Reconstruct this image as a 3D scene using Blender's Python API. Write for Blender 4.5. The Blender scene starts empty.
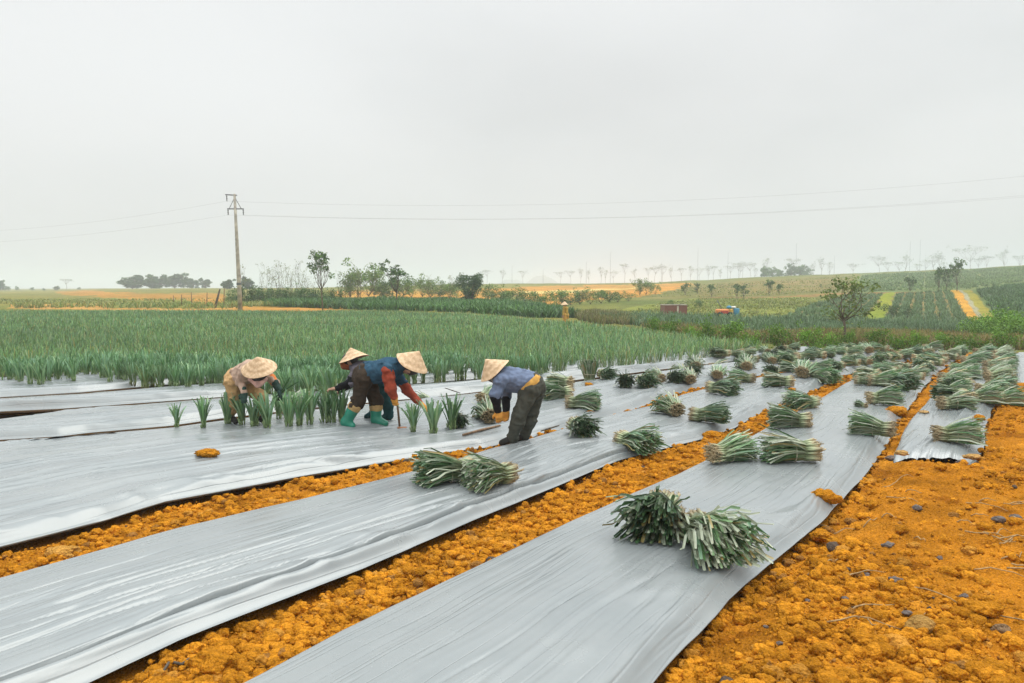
import bpy, math, random
import numpy as np
from mathutils import Vector, Matrix

random.seed(7)
rng = np.random.default_rng(11)
scene = bpy.context.scene
COL = scene.collection
PI = math.pi

# ------------------------------------------------------------------ camera model (used to survey the place)
FPX, CX, CY, CAMH = 796.0, 512.0, 341.5, 1.9
HOR = 288.0
PITCH = math.atan((CY - HOR) / FPX)
cp, sp = math.cos(PITCH), math.sin(PITCH)


def ray(px, py):
    a = (np.asarray(px, float) - CX) / FPX
    b = (CY - np.asarray(py, float)) / FPX
    return a, cp + b * sp, -sp + b * cp


def P(px, py, D):
    x, y, z = ray(px, py)
    s = D / y
    return np.array([x * s, y * s, CAMH + z * s])


def G(px, py, z=0.0):
    x, y, dz = ray(px, py)
    s = (z - CAMH) / dz
    return np.stack([x * s, y * s, z + 0 * s], -1)


def proj(X, Y, Z):
    dz = np.asarray(Z) - CAMH
    fwd = Y * cp - dz * sp
    up = Y * sp + dz * cp
    fwd = np.where(fwd < 0.05, 0.05, fwd)
    return CX + FPX * X / fwd, CY - FPX * up / fwd


# ------------------------------------------------------------------ noise
def _hash(ix, iy, iz, seed):
    h = (ix.astype(np.int64) * 374761393 + iy.astype(np.int64) * 668265263 + iz.astype(np.int64) * 2147483647 + seed * 144269504) & 0xFFFFFFFF
    h = ((h ^ (h >> 13)) * 1274126177) & 0xFFFFFFFF
    h = ((h ^ (h >> 15)) * 2246822519) & 0xFFFFFFFF
    return (h ^ (h >> 16)).astype(np.float64) / 4294967296.0


def vn2(x, y, seed=0):
    x = np.asarray(x, float); y = np.asarray(y, float)
    ix = np.floor(x); iy = np.floor(y)
    fx = x - ix; fy = y - iy
    fx = fx * fx * (3 - 2 * fx); fy = fy * fy * (3 - 2 * fy)
    z = np.zeros_like(ix)
    a = _hash(ix, iy, z, seed); b = _hash(ix + 1, iy, z, seed)
    c = _hash(ix, iy + 1, z, seed); d = _hash(ix + 1, iy + 1, z, seed)
    return (a + (b - a) * fx) + ((c + (d - c) * fx) - (a + (b - a) * fx)) * fy


def vn3(x, y, z, seed=0):
    iz = np.floor(z); fz = z - iz
    fz = fz * fz * (3 - 2 * fz)
    ix = np.floor(x); iy = np.floor(y)
    fx = x - ix; fy = y - iy
    fx = fx * fx * (3 - 2 * fx); fy = fy * fy * (3 - 2 * fy)

    def pl(k):
        a = _hash(ix, iy, k, seed); b = _hash(ix + 1, iy, k, seed)
        c = _hash(ix, iy + 1, k, seed); d = _hash(ix + 1, iy + 1, k, seed)
        t = a + (b - a) * fx
        return t + ((c + (d - c) * fx) - t) * fy
    p, q = pl(iz), pl(iz + 1)
    return p + (q - p) * fz


def fbm(x, y, o=4, seed=0):
    s = 0; a = 0.5
    for k in range(o):
        s = s + a * vn2(x * 2 ** k + 17.3 * k, y * 2 ** k - 9.1 * k, seed + k)
        a *= 0.5
    return s / (1 - 0.5 ** o)


def worley(x, y, seed=0):
    ix = np.floor(x); iy = np.floor(y)
    best = np.full(np.shape(x), 9.0)
    z = np.zeros_like(ix)
    for dx in (-1, 0, 1):
        for dy in (-1, 0, 1):
            cx = ix + dx; cy = iy + dy
            px = cx + _hash(cx, cy, z, seed); py = cy + _hash(cx, cy, z + 1, seed)
            best = np.minimum(best, (px - x) ** 2 + (py - y) ** 2)
    return np.sqrt(best)


def sstep(a, b, x):
    t = np.clip((x - a) / (b - a), 0, 1)
    return t * t * (3 - 2 * t)


# ------------------------------------------------------------------ materials
def new_mat(name):
    m = bpy.data.materials.new(name); m.use_nodes = True
    nt = m.node_tree
    for n in list(nt.nodes): nt.nodes.remove(n)
    out = nt.nodes.new('ShaderNodeOutputMaterial')
    b = nt.nodes.new('ShaderNodeBsdfPrincipled')
    nt.links.new(b.outputs[0], out.inputs[0])
    return m, nt, b, out


def N(nt, t, **kw):
    n = nt.nodes.new(t)
    for k, v in kw.items():
        if k.startswith('i_'):
            key = k[2:]
            key = int(key) if key.isdigit() else key.replace('_', ' ')
            n.inputs[key].default_value = v
        else:
            setattr(n, k, v)
    return n


def simple_mat(name, col, rough=0.7, spec=0.3, scale=20, var=0.35, bump=0.2, bumpdist=0.01, metallic=0.0, space='Object', attr=False, stretch=None):
    m, nt, b, out = new_mat(name)
    tc = N(nt, 'ShaderNodeTexCoord')
    src = tc.outputs[space]
    if stretch:
        mp = N(nt, 'ShaderNodeMapping'); mp.inputs['Scale'].default_value = stretch
        nt.links.new(src, mp.inputs[0]); src = mp.outputs[0]
    no = N(nt, 'ShaderNodeTexNoise'); no.inputs['Scale'].default_value = scale; no.inputs['Detail'].default_value = 4
    nt.links.new(src, no.inputs['Vector'])
    mr = N(nt, 'ShaderNodeMapRange'); mr.inputs[1].default_value = 0.3; mr.inputs[2].default_value = 0.7
    mr.inputs[3].default_value = 1 - var; mr.inputs[4].default_value = 1 + var
    nt.links.new(no.outputs['Fac'], mr.inputs[0])
    vm = N(nt, 'ShaderNodeVectorMath', operation='SCALE')
    if attr:
        at = N(nt, 'ShaderNodeAttribute', attribute_name='Col')
        nt.links.new(at.outputs['Color'], vm.inputs[0])
    else:
        vm.inputs[0].default_value = col[:3]
    nt.links.new(mr.outputs[0], vm.inputs['Scale'])
    nt.links.new(vm.outputs[0], b.inputs['Base Color'])
    b.inputs['Roughness'].default_value = rough
    b.inputs['Specular IOR Level'].default_value = spec
    b.inputs['Metallic'].default_value = metallic
    if bump:
        bp = N(nt, 'ShaderNodeBump'); bp.inputs['Strength'].default_value = bump; bp.inputs['Distance'].default_value = bumpdist
        nt.links.new(no.outputs['Fac'], bp.inputs['Height']); nt.links.new(bp.outputs[0], b.inputs['Normal'])
    return m


def leaf_mat(name, rough=0.45, spec=0.4, trans=0.2, var=0.3, scale=8):
    m, nt, b, out = new_mat(name)
    at = N(nt, 'ShaderNodeAttribute', attribute_name='Col')
    oi = N(nt, 'ShaderNodeObjectInfo')
    tc = N(nt, 'ShaderNodeTexCoord')
    no = N(nt, 'ShaderNodeTexNoise'); no.inputs['Scale'].default_value = scale
    nt.links.new(tc.outputs['Object'], no.inputs['Vector'])
    ad = N(nt, 'ShaderNodeMath', operation='ADD')
    nt.links.new(no.outputs['Fac'], ad.inputs[0])
    ml = N(nt, 'ShaderNodeMath', operation='MULTIPLY'); ml.inputs[1].default_value = 0.5
    nt.links.new(oi.outputs['Random'], ml.inputs[0]); nt.links.new(ml.outputs[0], ad.inputs[1])
    mr = N(nt, 'ShaderNodeMapRange'); mr.inputs[1].default_value = 0.35; mr.inputs[2].default_value = 1.15
    mr.inputs[3].default_value = 1 - var; mr.inputs[4].default_value = 1 + var
    nt.links.new(ad.outputs[0], mr.inputs[0])
    vm = N(nt, 'ShaderNodeVectorMath', operation='SCALE')
    nt.links.new(at.outputs['Color'], vm.inputs[0]); nt.links.new(mr.outputs[0], vm.inputs['Scale'])
    nt.links.new(vm.outputs[0], b.inputs['Base Color'])
    b.inputs['Roughness'].default_value = rough
    b.inputs['Specular IOR Level'].default_value = spec
    tr = N(nt, 'ShaderNodeBsdfTranslucent'); nt.links.new(vm.outputs[0], tr.inputs[0])
    mx = N(nt, 'ShaderNodeMixShader'); mx.inputs[0].default_value = trans
    nt.links.new(b.outputs[0], mx.inputs[1]); nt.links.new(tr.outputs[0], mx.inputs[2])
    nt.links.new(mx.outputs[0], out.inputs[0])
    return m


def soil_mat(name, attr=True):
    m, nt, b, out = new_mat(name)
    tc = N(nt, 'ShaderNodeTexCoord')
    at = N(nt, 'ShaderNodeAttribute', attribute_name='Col')
    n1 = N(nt, 'ShaderNodeTexNoise'); n1.inputs['Scale'].default_value = 3.0; n1.inputs['Detail'].default_value = 6; n1.inputs['Roughness'].default_value = 0.65
    n2 = N(nt, 'ShaderNodeTexNoise'); n2.inputs['Scale'].default_value = 45.0; n2.inputs['Detail'].default_value = 5; n2.inputs['Roughness'].default_value = 0.7
    vo = N(nt, 'ShaderNodeTexVoronoi'); vo.inputs['Scale'].default_value = 60.0
    for n in (n1, n2, vo): nt.links.new(tc.outputs['Object'], n.inputs['Vector'])
    mr = N(nt, 'ShaderNodeMapRange'); mr.inputs[1].default_value = 0.3; mr.inputs[2].default_value = 0.72; mr.inputs[3].default_value = 0.62; mr.inputs[4].default_value = 1.22
    nt.links.new(n1.outputs['Fac'], mr.inputs[0])
    mr2 = N(nt, 'ShaderNodeMapRange'); mr2.inputs[1].default_value = 0.3; mr2.inputs[2].default_value = 0.7; mr2.inputs[3].default_value = 0.6; mr2.inputs[4].default_value = 1.28
    nt.links.new(n2.outputs['Fac'], mr2.inputs[0])
    mu = N(nt, 'ShaderNodeMath', operation='MULTIPLY'); nt.links.new(mr.outputs[0], mu.inputs[0]); nt.links.new(mr2.outputs[0], mu.inputs[1])
    vm = N(nt, 'ShaderNodeVectorMath', operation='SCALE')
    nt.links.new(at.outputs['Color'], vm.inputs[0]); nt.links.new(mu.outputs[0], vm.inputs['Scale'])
    nt.links.new(vm.outputs[0], b.inputs['Base Color'])
    b.inputs['Roughness'].default_value = 1.0; b.inputs['Specular IOR Level'].default_value = 0.02
    ad = N(nt, 'ShaderNodeMath', operation='SUBTRACT'); nt.links.new(n2.outputs['Fac'], ad.inputs[0]); nt.links.new(vo.outputs['Distance'], ad.inputs[1])
    bp = N(nt, 'ShaderNodeBump'); bp.inputs['Strength'].default_value = 0.8; bp.inputs['Distance'].default_value = 0.02
    nt.links.new(ad.outputs[0], bp.inputs['Height']); nt.links.new(bp.outputs[0], b.inputs['Normal'])
    return m


def plastic_mat():
    m, nt, b, out = new_mat('silver_plastic_film')
    uv = N(nt, 'ShaderNodeUVMap')
    mp = N(nt, 'ShaderNodeMapping'); mp.inputs['Scale'].default_value = (0.22, 10.0, 1)
    nt.links.new(uv.outputs[0], mp.inputs[0])
    n1 = N(nt, 'ShaderNodeTexNoise'); n1.inputs['Scale'].default_value = 1.6; n1.inputs['Detail'].default_value = 3; n1.inputs['Distortion'].default_value = 0.15
    nt.links.new(mp.outputs[0], n1.inputs['Vector'])
    mp2 = N(nt, 'ShaderNodeMapping'); mp2.inputs['Scale'].default_value = (0.6, 30.0, 1); mp2.inputs['Rotation'].default_value = (0, 0, 0.05)
    nt.links.new(uv.outputs[0], mp2.inputs[0])
    n2 = N(nt, 'ShaderNodeTexNoise'); n2.inputs['Scale'].default_value = 1.5; n2.inputs['Detail'].default_value = 3; n2.inputs['Distortion'].default_value = 0.3
    nt.links.new(mp2.outputs[0], n2.inputs['Vector'])
    b1 = N(nt, 'ShaderNodeBump'); b1.inputs['Strength'].default_value = 0.06; b1.inputs['Distance'].default_value = 0.012
    nt.links.new(n1.outputs['Fac'], b1.inputs['Height'])
    b2 = N(nt, 'ShaderNodeBump'); b2.inputs['Strength'].default_value = 0.08; b2.inputs['Distance'].default_value = 0.008
    nt.links.new(n2.outputs['Fac'], b2.inputs['Height']); nt.links.new(b1.outputs[0], b2.inputs['Normal'])
    nt.links.new(b2.outputs[0], b.inputs['Normal'])
    mp3 = N(nt, 'ShaderNodeMapping'); mp3.inputs['Scale'].default_value = (0.35, 11.0, 1); mp3.inputs['Rotation'].default_value = (0, 0, -0.04)
    nt.links.new(uv.outputs[0], mp3.inputs[0])
    n4 = N(nt, 'ShaderNodeTexNoise'); n4.inputs['Scale'].default_value = 0.8; n4.inputs['Detail'].default_value = 1.0
    nt.links.new(mp3.outputs[0], n4.inputs['Vector'])
    a1 = N(nt, 'ShaderNodeMath', operation='MULTIPLY_ADD'); a1.inputs[1].default_value = 2; a1.inputs[2].default_value = -1; nt.links.new(n4.outputs['Fac'], a1.inputs[0])
    a2 = N(nt, 'ShaderNodeMath', operation='ABSOLUTE'); nt.links.new(a1.outputs[0], a2.inputs[0])
    a3 = N(nt, 'ShaderNodeMapRange', interpolation_type='SMOOTHSTEP'); a3.inputs[1].default_value = 0.0; a3.inputs[2].default_value = 0.07; nt.links.new(a2.outputs[0], a3.inputs[0])
    b3 = N(nt, 'ShaderNodeBump'); b3.inputs['Strength'].default_value = 0.3; b3.inputs['Distance'].default_value = 0.010
    nt.links.new(a3.outputs[0], b3.inputs['Height']); nt.links.new(b2.outputs[0], b3.inputs['Normal']); nt.links.new(b3.outputs[0], b.inputs['Normal'])
    # dusty smears of soil
    n3 = N(nt, 'ShaderNodeTexNoise'); n3.inputs['Scale'].default_value = 0.9; n3.inputs['Detail'].default_value = 6; n3.inputs['Roughness'].default_value = 0.6
    nt.links.new(uv.outputs[0], n3.inputs['Vector'])
    cr = N(nt, 'ShaderNodeValToRGB')
    cr.color_ramp.elements[0].position = 0.35; cr.color_ramp.elements[0].color = (0.235, 0.262, 0.268, 1)
    cr.color_ramp.elements[1].position = 0.7; cr.color_ramp.elements[1].color = (0.29, 0.312, 0.314, 1)
    e = cr.color_ramp.elements.new(0.78); e.color = (0.315, 0.308, 0.28, 1)
    nt.links.new(n3.outputs['Fac'], cr.inputs[0])
    nt.links.new(cr.outputs[0], b.inputs['Base Color'])
    b.inputs['Metallic'].default_value = 0.2
    mr = N(nt, 'ShaderNodeMapRange'); mr.inputs[1].default_value = 0.3; mr.inputs[2].default_value = 0.7; mr.inputs[3].default_value = 0.2; mr.inputs[4].default_value = 0.32
    nt.links.new(n3.outputs['Fac'], mr.inputs[0]); nt.links.new(mr.outputs[0], b.inputs['Roughness'])
    return m


M = {}
M['ground'] = soil_mat('soil_and_fields')
M['clod'] = soil_mat('clod_soil')
M['film'] = plastic_mat()
M['leaf'] = leaf_mat('leek_leaf', trans=0.15, rough=0.38, spec=0.5)
M['crop'] = leaf_mat('crop_leaf', trans=0.25, rough=0.5)
M['foliage'] = leaf_mat('tree_foliage', trans=0.25, rough=0.6, var=0.35, scale=1.2)
M['bark'] = simple_mat('bark', (0.12, 0.095, 0.07), 0.9, 0.1, 12, 0.4, 0.6, 0.02, stretch=(1, 1, 0.2))
M['straw'] = simple_mat('palm_leaf_hat', (0.62, 0.43, 0.25), 0.7, 0.25, 60, 0.2, 0.3, 0.004)
M['concrete'] = simple_mat('pole_concrete', (0.40, 0.37, 0.31), 0.9, 0.2, 2.2, 0.45, 0.3, 0.01)
M['steel'] = simple_mat('galvanised_steel', (0.16, 0.17, 0.17), 0.55, 0.4, 15, 0.25, 0.1, 0.004, metallic=0.4)
M['wire'] = simple_mat('wire_grey', (0.42, 0.43, 0.43), 0.6, 0.3, 5, 0.1, 0)
M['wood'] = simple_mat('worn_wood', (0.20, 0.13, 0.08), 0.8, 0.2, 25, 0.4, 0.4, 0.006, stretch=(1, 1, 0.15))
M['darkwood'] = simple_mat('weathered_post', (0.09, 0.08, 0.065), 0.9, 0.15, 20, 0.4, 0.4, 0.01)
M['skin'] = simple_mat('skin', (0.42, 0.25, 0.17), 0.55, 0.35, 30, 0.12, 0.1, 0.002)
M['hair'] = simple_mat('black_hair', (0.02, 0.017, 0.015), 0.5, 0.4, 40, 0.3, 0.3, 0.004)
M['stone'] = simple_mat('dark_stone', (0.13, 0.11, 0.10), 0.85, 0.25, 18, 0.5, 0.5, 0.01)
M['dry'] = simple_mat('dry_stem', (0.34, 0.23, 0.11), 0.85, 0.2, 30, 0.4, 0.3, 0.004)
M['tie'] = simple_mat('bundle_string', (0.55, 0.52, 0.38), 0.7, 0.3, 40, 0.2, 0.1, 0.002)


def cloth(name, col, var=0.25):
    return simple_mat(name, col, 0.9, 0.15, 14, var, 0.35, 0.015)


# ------------------------------------------------------------------ object helpers
def np_mesh(name, V, F, mat, C=None, UV=None, smooth=True):
    V = np.asarray(V, np.float32).reshape(-1, 3); F = np.asarray(F, np.int32)
    me = bpy.data.meshes.new(name)
    k = F.shape[1]
    me.vertices.add(len(V)); me.vertices.foreach_set('co', V.ravel())
    me.loops.add(F.size); me.loops.foreach_set('vertex_index', F.ravel())
    me.polygons.add(len(F))
    me.polygons.foreach_set('loop_start', np.arange(0, F.size, k, dtype=np.int32))
    me.polygons.foreach_set('use_smooth', np.full(len(F), smooth))
    if C is not None:
        C = np.asarray(C, np.float32)
        c4 = np.ones((len(V), 4), np.float32); c4[:, :3] = C
        a = me.color_attributes.new('Col', 'FLOAT_COLOR', 'POINT')
        a.data.foreach_set('color', c4.ravel())
    if UV is not None:
        u = me.uv_layers.new(name='UVMap')
        u.data.foreach_set('uv', np.asarray(UV, np.float32)[F.ravel()].ravel())
    me.update(calc_edges=True); me.validate()
    if mat is not None: me.materials.append(mat)
    return me


def link(name, me, parent=None, loc=None):
    o = bpy.data.objects.new(name, me)
    COL.objects.link(o)
    if parent is not None: o.parent = parent
    if loc is not None: o.location = [float(v) for v in loc]
    return o


def tag(o, label=None, cat=None, group=None, kind=None):
    if label: o['label'] = label
    if cat: o['category'] = cat
    if group: o['group'] = group
    if kind: o['kind'] = kind
    return o


def thing(name, label, cat, loc=(0, 0, 0), rz=0, group=None, scale=1):
    o = bpy.data.objects.new(name, None); COL.objects.link(o)
    o.location = [float(v) for v in loc]; o.rotation_euler = (0, 0, rz); o.scale = (scale,) * 3
    o.empty_display_size = 0.2
    return tag(o, label, cat, group)


def copy_tree(root, kids, loc, rz, scale, label, group, rx=0, ry=0):
    r = root.copy(); COL.objects.link(r)
    r.location = [float(v) for v in loc]; r.rotation_euler = (rx, ry, rz)
    r.scale = scale if isinstance(scale, tuple) else (scale,) * 3
    r['label'] = label
    if group: r['group'] = group
    for k in kids:
        c = k.copy(); COL.objects.link(c); c.parent = r
    return r


class Acc:
    """collects quads into one mesh"""
    def __init__(s): s.V = []; s.F = []; s.C = []; s.n = 0
    def add(s, V, F, C):
        V = np.asarray(V, float).reshape(-1, 3); F = np.asarray(F, int)
        C = np.asarray(C, float)
        if C.ndim == 1: C = np.tile(C, (len(V), 1))
        s.V.append(V); s.F.append(F + s.n); s.C.append(C); s.n += len(V)
    def mesh(s, name, mat, smooth=True):
        return np_mesh(name, np.concatenate(s.V), np.concatenate(s.F), mat, np.concatenate(s.C), smooth=smooth)


def tube_arr(pts, rad, sides=6, cap=True):
    """quads of a tapered tube along pts"""
    pts = np.asarray(pts, float); n = len(pts)
    rad = np.broadcast_to(np.asarray(rad, float), (n,))
    T = np.gradient(pts, axis=0); T /= np.linalg.norm(T, axis=1)[:, None] + 1e-9
    ref = np.array([0, 0, 1.0]) if abs(T[0, 2]) < 0.9 else np.array([1.0, 0, 0])
    V = []
    for k in range(n):
        a = np.cross(T[k], ref); a /= np.linalg.norm(a) + 1e-9
        b = np.cross(T[k], a)
        ang = np.arange(sides) * 2 * PI / sides
        V.append(pts[k] + rad[k] * (np.cos(ang)[:, None] * a + np.sin(ang)[:, None] * b))
    V = np.concatenate(V); F = []
    for k in range(n - 1):
        for j in range(sides):
            j2 = (j + 1) % sides
            F.append((k * sides + j, k * sides + j2, (k + 1) * sides + j2, (k + 1) * sides + j))
    if cap:
        V = np.concatenate([V, pts[:1], pts[-1:]])
        c0 = n * sides; c1 = c0 + 1; l = (n - 1) * sides
        for j in range(0, sides, 2):
            F.append((j, c0, (j + 2) % sides, (j + 1) % sides))
            F.append((l + j, l + (j + 1) % sides, l + (j + 2) % sides, c1))
    return V, np.array(F)


def box_arr(c, s, rz=0.0, bev=0.0):
    """chamfered box as quads (all faces quads, chamfer by inset shell)"""
    c = np.asarray(c, float); h = np.asarray(s, float) / 2
    b = min(bev, min(h) * 0.9) if bev else min(h) * 0.08
    V = []
    F = []
    # three slabs of vertices: chamfered vertical section with 8 corners, at 4 heights
    def ring(hx, hy, z, k):
        return [(-hx + k, -hy, z), (hx - k, -hy, z), (hx, -hy + k, z), (hx, hy - k, z), (hx - k, hy, z), (-hx + k, hy, z), (-hx, hy - k, z), (-hx, -hy + k, z)]
    rings = [ring(h[0] - b, h[1] - b, -h[2], b), ring(h[0], h[1], -h[2] + b, b), ring(h[0], h[1], h[2] - b, b), ring(h[0] - b, h[1] - b, h[2], b)]
    for r in rings: V += r
    for k in range(3):
        for j in range(8):
            j2 = (j + 1) % 8
            F.append((k * 8 + j, k * 8 + j2, k * 8 + 8 + j2, k * 8 + 8 + j))
    F += [(3, 2, 1, 0), (0, 7, 4, 3), (7, 6, 5, 4), (24, 25, 26, 27), (24, 27, 28, 31), (28, 29, 30, 31)]
    V = np.array(V)
    ca, sa = math.cos(rz), math.sin(rz)
    R = np.array([[ca, -sa, 0], [sa, ca, 0], [0, 0, 1]])
    return V @ R.T + c, np.array(F)


# ------------------------------------------------------------------ terrain
FLAT = -0.21
TAB = {
    -400: [(58, None), (75, 307), (120, 299.5), (200, 294.5), (300, 292.5)],
    0: [(58, None), (75, 306.5), (120, 298.5), (200, 293.5), (300, 291.5)],
    60: [(58, None), (75, 306.5), (120, 298.5), (200, 293), (300, 291)],
    110: [(58, None), (75, 306), (120, 297.5), (200, 291.5), (300, 289.5)],
    200: [(58, None), (75, 305.5), (120, 297), (200, 290.5), (300, 288.5)],
    300: [(58, None), (70, 307.5), (100, 300), (150, 294), (300, 288.2)],
    400: [(56, None), (68, 308.5), (100, 300), (140, 293), (220, 288), (280, 285.5)],
    470: [(50, None), (65, 310), (100, 302), (140, 294), (220, 287), (280, 284)],
    560: [(40, None), (55, 318), (80, 309), (120, 300), (200, 289), (280, 283.5)],
    640: [(32, None), (45, 328), (62, 317), (85, 306), (120, 298), (200, 287.5), (280, 283)],
    700: [(27.5, None), (38, 336), (60, 319), (80, 309), (115, 299), (190, 286), (270, 280)],
    760: [(24.5, None), (32, 344), (50, 328), (72, 312), (105, 300), (150, 291), (270, 277)],
    800: [(23.5, None), (32, 346), (50, 330), (75, 311), (110, 297), (170, 287), (270, 275)],
    860: [(25, None), (33, 347), (52, 331), (75, 316), (115, 296), (180, 283), (270, 273)],
    900: [(25.5, None), (33, 348), (52, 333), (75, 318), (115, 295), (180, 281), (270, 271)],
    960: [(25, None), (33, 349), (52, 334), (75, 318), (115, 292), (180, 280), (270, 268.5)],
    1024: [(25, None), (33, 349), (50, 335), (75, 316), (115, 290), (180, 276), (270, 265)],
    1400: [(25, None), (33, 348), (50, 333), (75, 312), (115, 286), (180, 272), (270, 262)],
}
PXS = np.array(sorted(TAB))
EDGE = np.array([TAB[k][0][0] for k in PXS])
LD = np.linspace(math.log(1), math.log(400), 240)
ZT = []
for k in PXS:
    d = [1.0, TAB[k][0][0]]; z = [FLAT, FLAT]
    for (D, y) in TAB[k][1:]:
        d.append(D); z.append(float(P(512, y, D)[2]))
    d.append(400); z.append(z[-1])
    row = np.interp(LD, np.log(d), z)
    ker = np.exp(-np.linspace(-2, 2, 9) ** 2); ker /= ker.sum()
    row2 = np.convolve(np.pad(row, 4, mode='edge'), ker, 'valid')
    ZT.append(row2)
ZT = np.array(ZT)


def Zfar(X, Y):
    X = np.asarray(X, float); Y = np.asarray(Y, float)
    Ys = np.maximum(Y, 1.0)
    px = np.clip(CX + FPX * X / Ys * 1.0, PXS[0], PXS[-1])
    ld = np.clip(np.log(Ys), LD[0], LD[-1])
    fi = (ld - LD[0]) / (LD[1] - LD[0]); i = np.clip(fi.astype(int), 0, len(LD) - 2); fi = fi - i
    j = np.clip(np.searchsorted(PXS, px, side='right') - 1, 0, len(PXS) - 2)
    fj = (px - PXS[j]) / (PXS[j + 1] - PXS[j])
    fj = fj * fj * (3 - 2 * fj)
    a = ZT[j, i] * (1 - fi) + ZT[j, i + 1] * fi
    b = ZT[j + 1, i] * (1 - fi) + ZT[j + 1, i + 1] * fi
    return a * (1 - fj) + b * fj


def edgeD(px):
    return np.interp(px, PXS, EDGE)


# bed axes
DV = np.array([0.553, 0.833]); DV /= np.linalg.norm(DV)
PV = np.array([-DV[1], DV[0]])


def uw(p):
    p = np.asarray(p, float)
    return p[..., 0] * DV[0] + p[..., 1] * DV[1], p[..., 0] * PV[0] + p[..., 1] * PV[1]


def xy(u, w):
    return u * DV[0] + w * PV[0], u * DV[1] + w * PV[1]


ZN = -0.10
BEDS = {
    'B1': dict(near=[(655, 683), (690, 642), (727, 600), (760, 574.5), (828, 516), (862, 480), (888, 444), (899, 422), (915, 400), (926, 385), (937, 374), (959, 358), (966, 353)],
               far=[(247, 681), (343, 629), (403, 601), (560, 527), (620, 499), (680, 473), (708, 459), (755, 434), (824, 396.5), (846, 383), (858, 377.5), (885, 370), (930, 359), (955, 352.5)], u=(-1, 27.5)),
    'B2': dict(near=[(90, 683), (180, 640), (365, 568), (475, 520), (560, 485), (620, 460), (706, 438), (735, 428), (761, 413), (815, 390), (843, 375.5), (880, 368), (925, 358), (945, 354)],
               far=[(0, 578), (124, 543), (180, 527), (300, 499.5), (410, 472), (450, 461), (495, 447.5), (529, 439), (600, 417.5), (630, 410.5), (658, 404), (683, 394.5), (713, 386.6), (780, 373), (850, 362), (910, 354)], u=(-1, 27)),
    'B3': dict(near=[(0, 547), (108, 520), (166, 501.5), (300, 476.7), (400, 460), (454, 451.5), (486, 448), (503, 444), (560, 431), (627, 412), (665, 398), (681, 393), (715, 384), (780, 371.5), (850, 360.5), (905, 353.5)],
               far=[(0, 442), (89, 434.5), (171, 427.5), (218, 421), (330, 408), (440, 397), (560, 384), (700, 366), (840, 352)], u=(1, 26)),
    'B4': dict(near=[(0, 440), (60, 436.5), (89, 433), (171, 426), (218, 419), (330, 406), (440, 396.5), (560, 382), (700, 364.5), (830, 352)],
               far=[(0, 419), (60, 411), (170, 402), (300, 392), (440, 383), (560, 373), (700, 359)], u=(2, 26)),
    'B5': dict(near=[(0, 411.5), (60, 408.7), (170, 401), (300, 391), (440, 382), (560, 372), (700, 358.5)],
               far=[(0, 398.5), (82, 394), (170, 386), (300, 378), (440, 370), (560, 362)], u=(3, 24)),
    'B6': dict(near=[(0, 397.5), (82, 392.5), (170, 384.5), (300, 376.5), (440, 369), (560, 361)],
               far=[(0, 378), (170, 368), (300, 362), (440, 356)], u=(3, 24)),
    'B0': dict(near=[(983, 453), (984, 435), (992, 413), (1001, 404), (1012, 397), (1015, 385), (1013, 368), (1010, 357), (1009, 353)],
               far=[(895, 455), (912, 419), (937, 391.5), (940, 382), (965, 364), (975, 356.5), (980, 353)], u=(9.95, 27.5)),
    'B9': dict(near=[(1075, 386), (1060, 368), (1050, 357)], far=[(1018, 381), (1017, 370), (1016, 360), (1015, 355)], u=(19.6, 27.5)),
}


def poly_w(pts, z):
    g = np.array([G(a, b, z) for a, b in pts])
    u, w = uw(g)
    o = np.argsort(u); u = u[o]; w = w[o]

    def f(q):
        q = np.asarray(q, float)
        r = np.interp(q, u, w)
        s0 = (w[min(3, len(w) - 1)] - w[0]) / (u[min(3, len(u) - 1)] - u[0])
        s1 = (w[-1] - w[max(-4, -len(w))]) / (u[-1] - u[max(-4, -len(u))])
        s1 = np.clip(s1, -0.15, 0.15); s0 = np.clip(s0, -0.15, 0.15)
        r = np.where(q < u[0], w[0] + s0 * (q - u[0]), r)
        r = np.where(q > u[-1], w[-1] + s1 * (q - u[-1]), r)
        return r
    return f


for k, b in BEDS.items():
    b['wn'] = poly_w(b['near'], ZN); b['wf'] = poly_w(b['far'], 0.0)


def soil_base(X, Y):
    """smooth soil level near the beds"""
    u, w = uw(np.stack([X, Y], -1))
    right = sstep(-0.05, -0.5, w - BEDS['B1']['wn'](u))
    z = FLAT + 0.125 * right + 0.085 * (1 - right) * sstep(6.5, 11.0, Y) * sstep(0.0, -0.3, w - BEDS['B3']['wf'](u))
    mound = (fbm(X * 0.8 + 5, Y * 0.8, 3, 40) - 0.5) * 0.14
    return z + mound * right


def in_bed(X, Y, pad=0.0):
    u, w = uw(np.stack([X, Y], -1))
    r = np.zeros(np.shape(X), bool)
    for k, b in BEDS.items():
        r |= (u > b['u'][0] - pad) & (u < b['u'][1] + pad) & (w > b['wn'](u) - pad) & (w < b['wf'](u) + pad)
    return r


# --- zones of the land, surveyed as polygons
def in_poly(px, py, poly):
    r = np.zeros(px.shape, bool); n = len(poly)
    for i in range(n):
        x1, y1 = poly[i]; x2, y2 = poly[(i + 1) % n]
        if y1 == y2: continue
        c = ((y1 > py) != (y2 > py)) & (px < (x2 - x1) * (py - y1) / (y2 - y1) + x1)
        r ^= c
    return r


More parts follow.
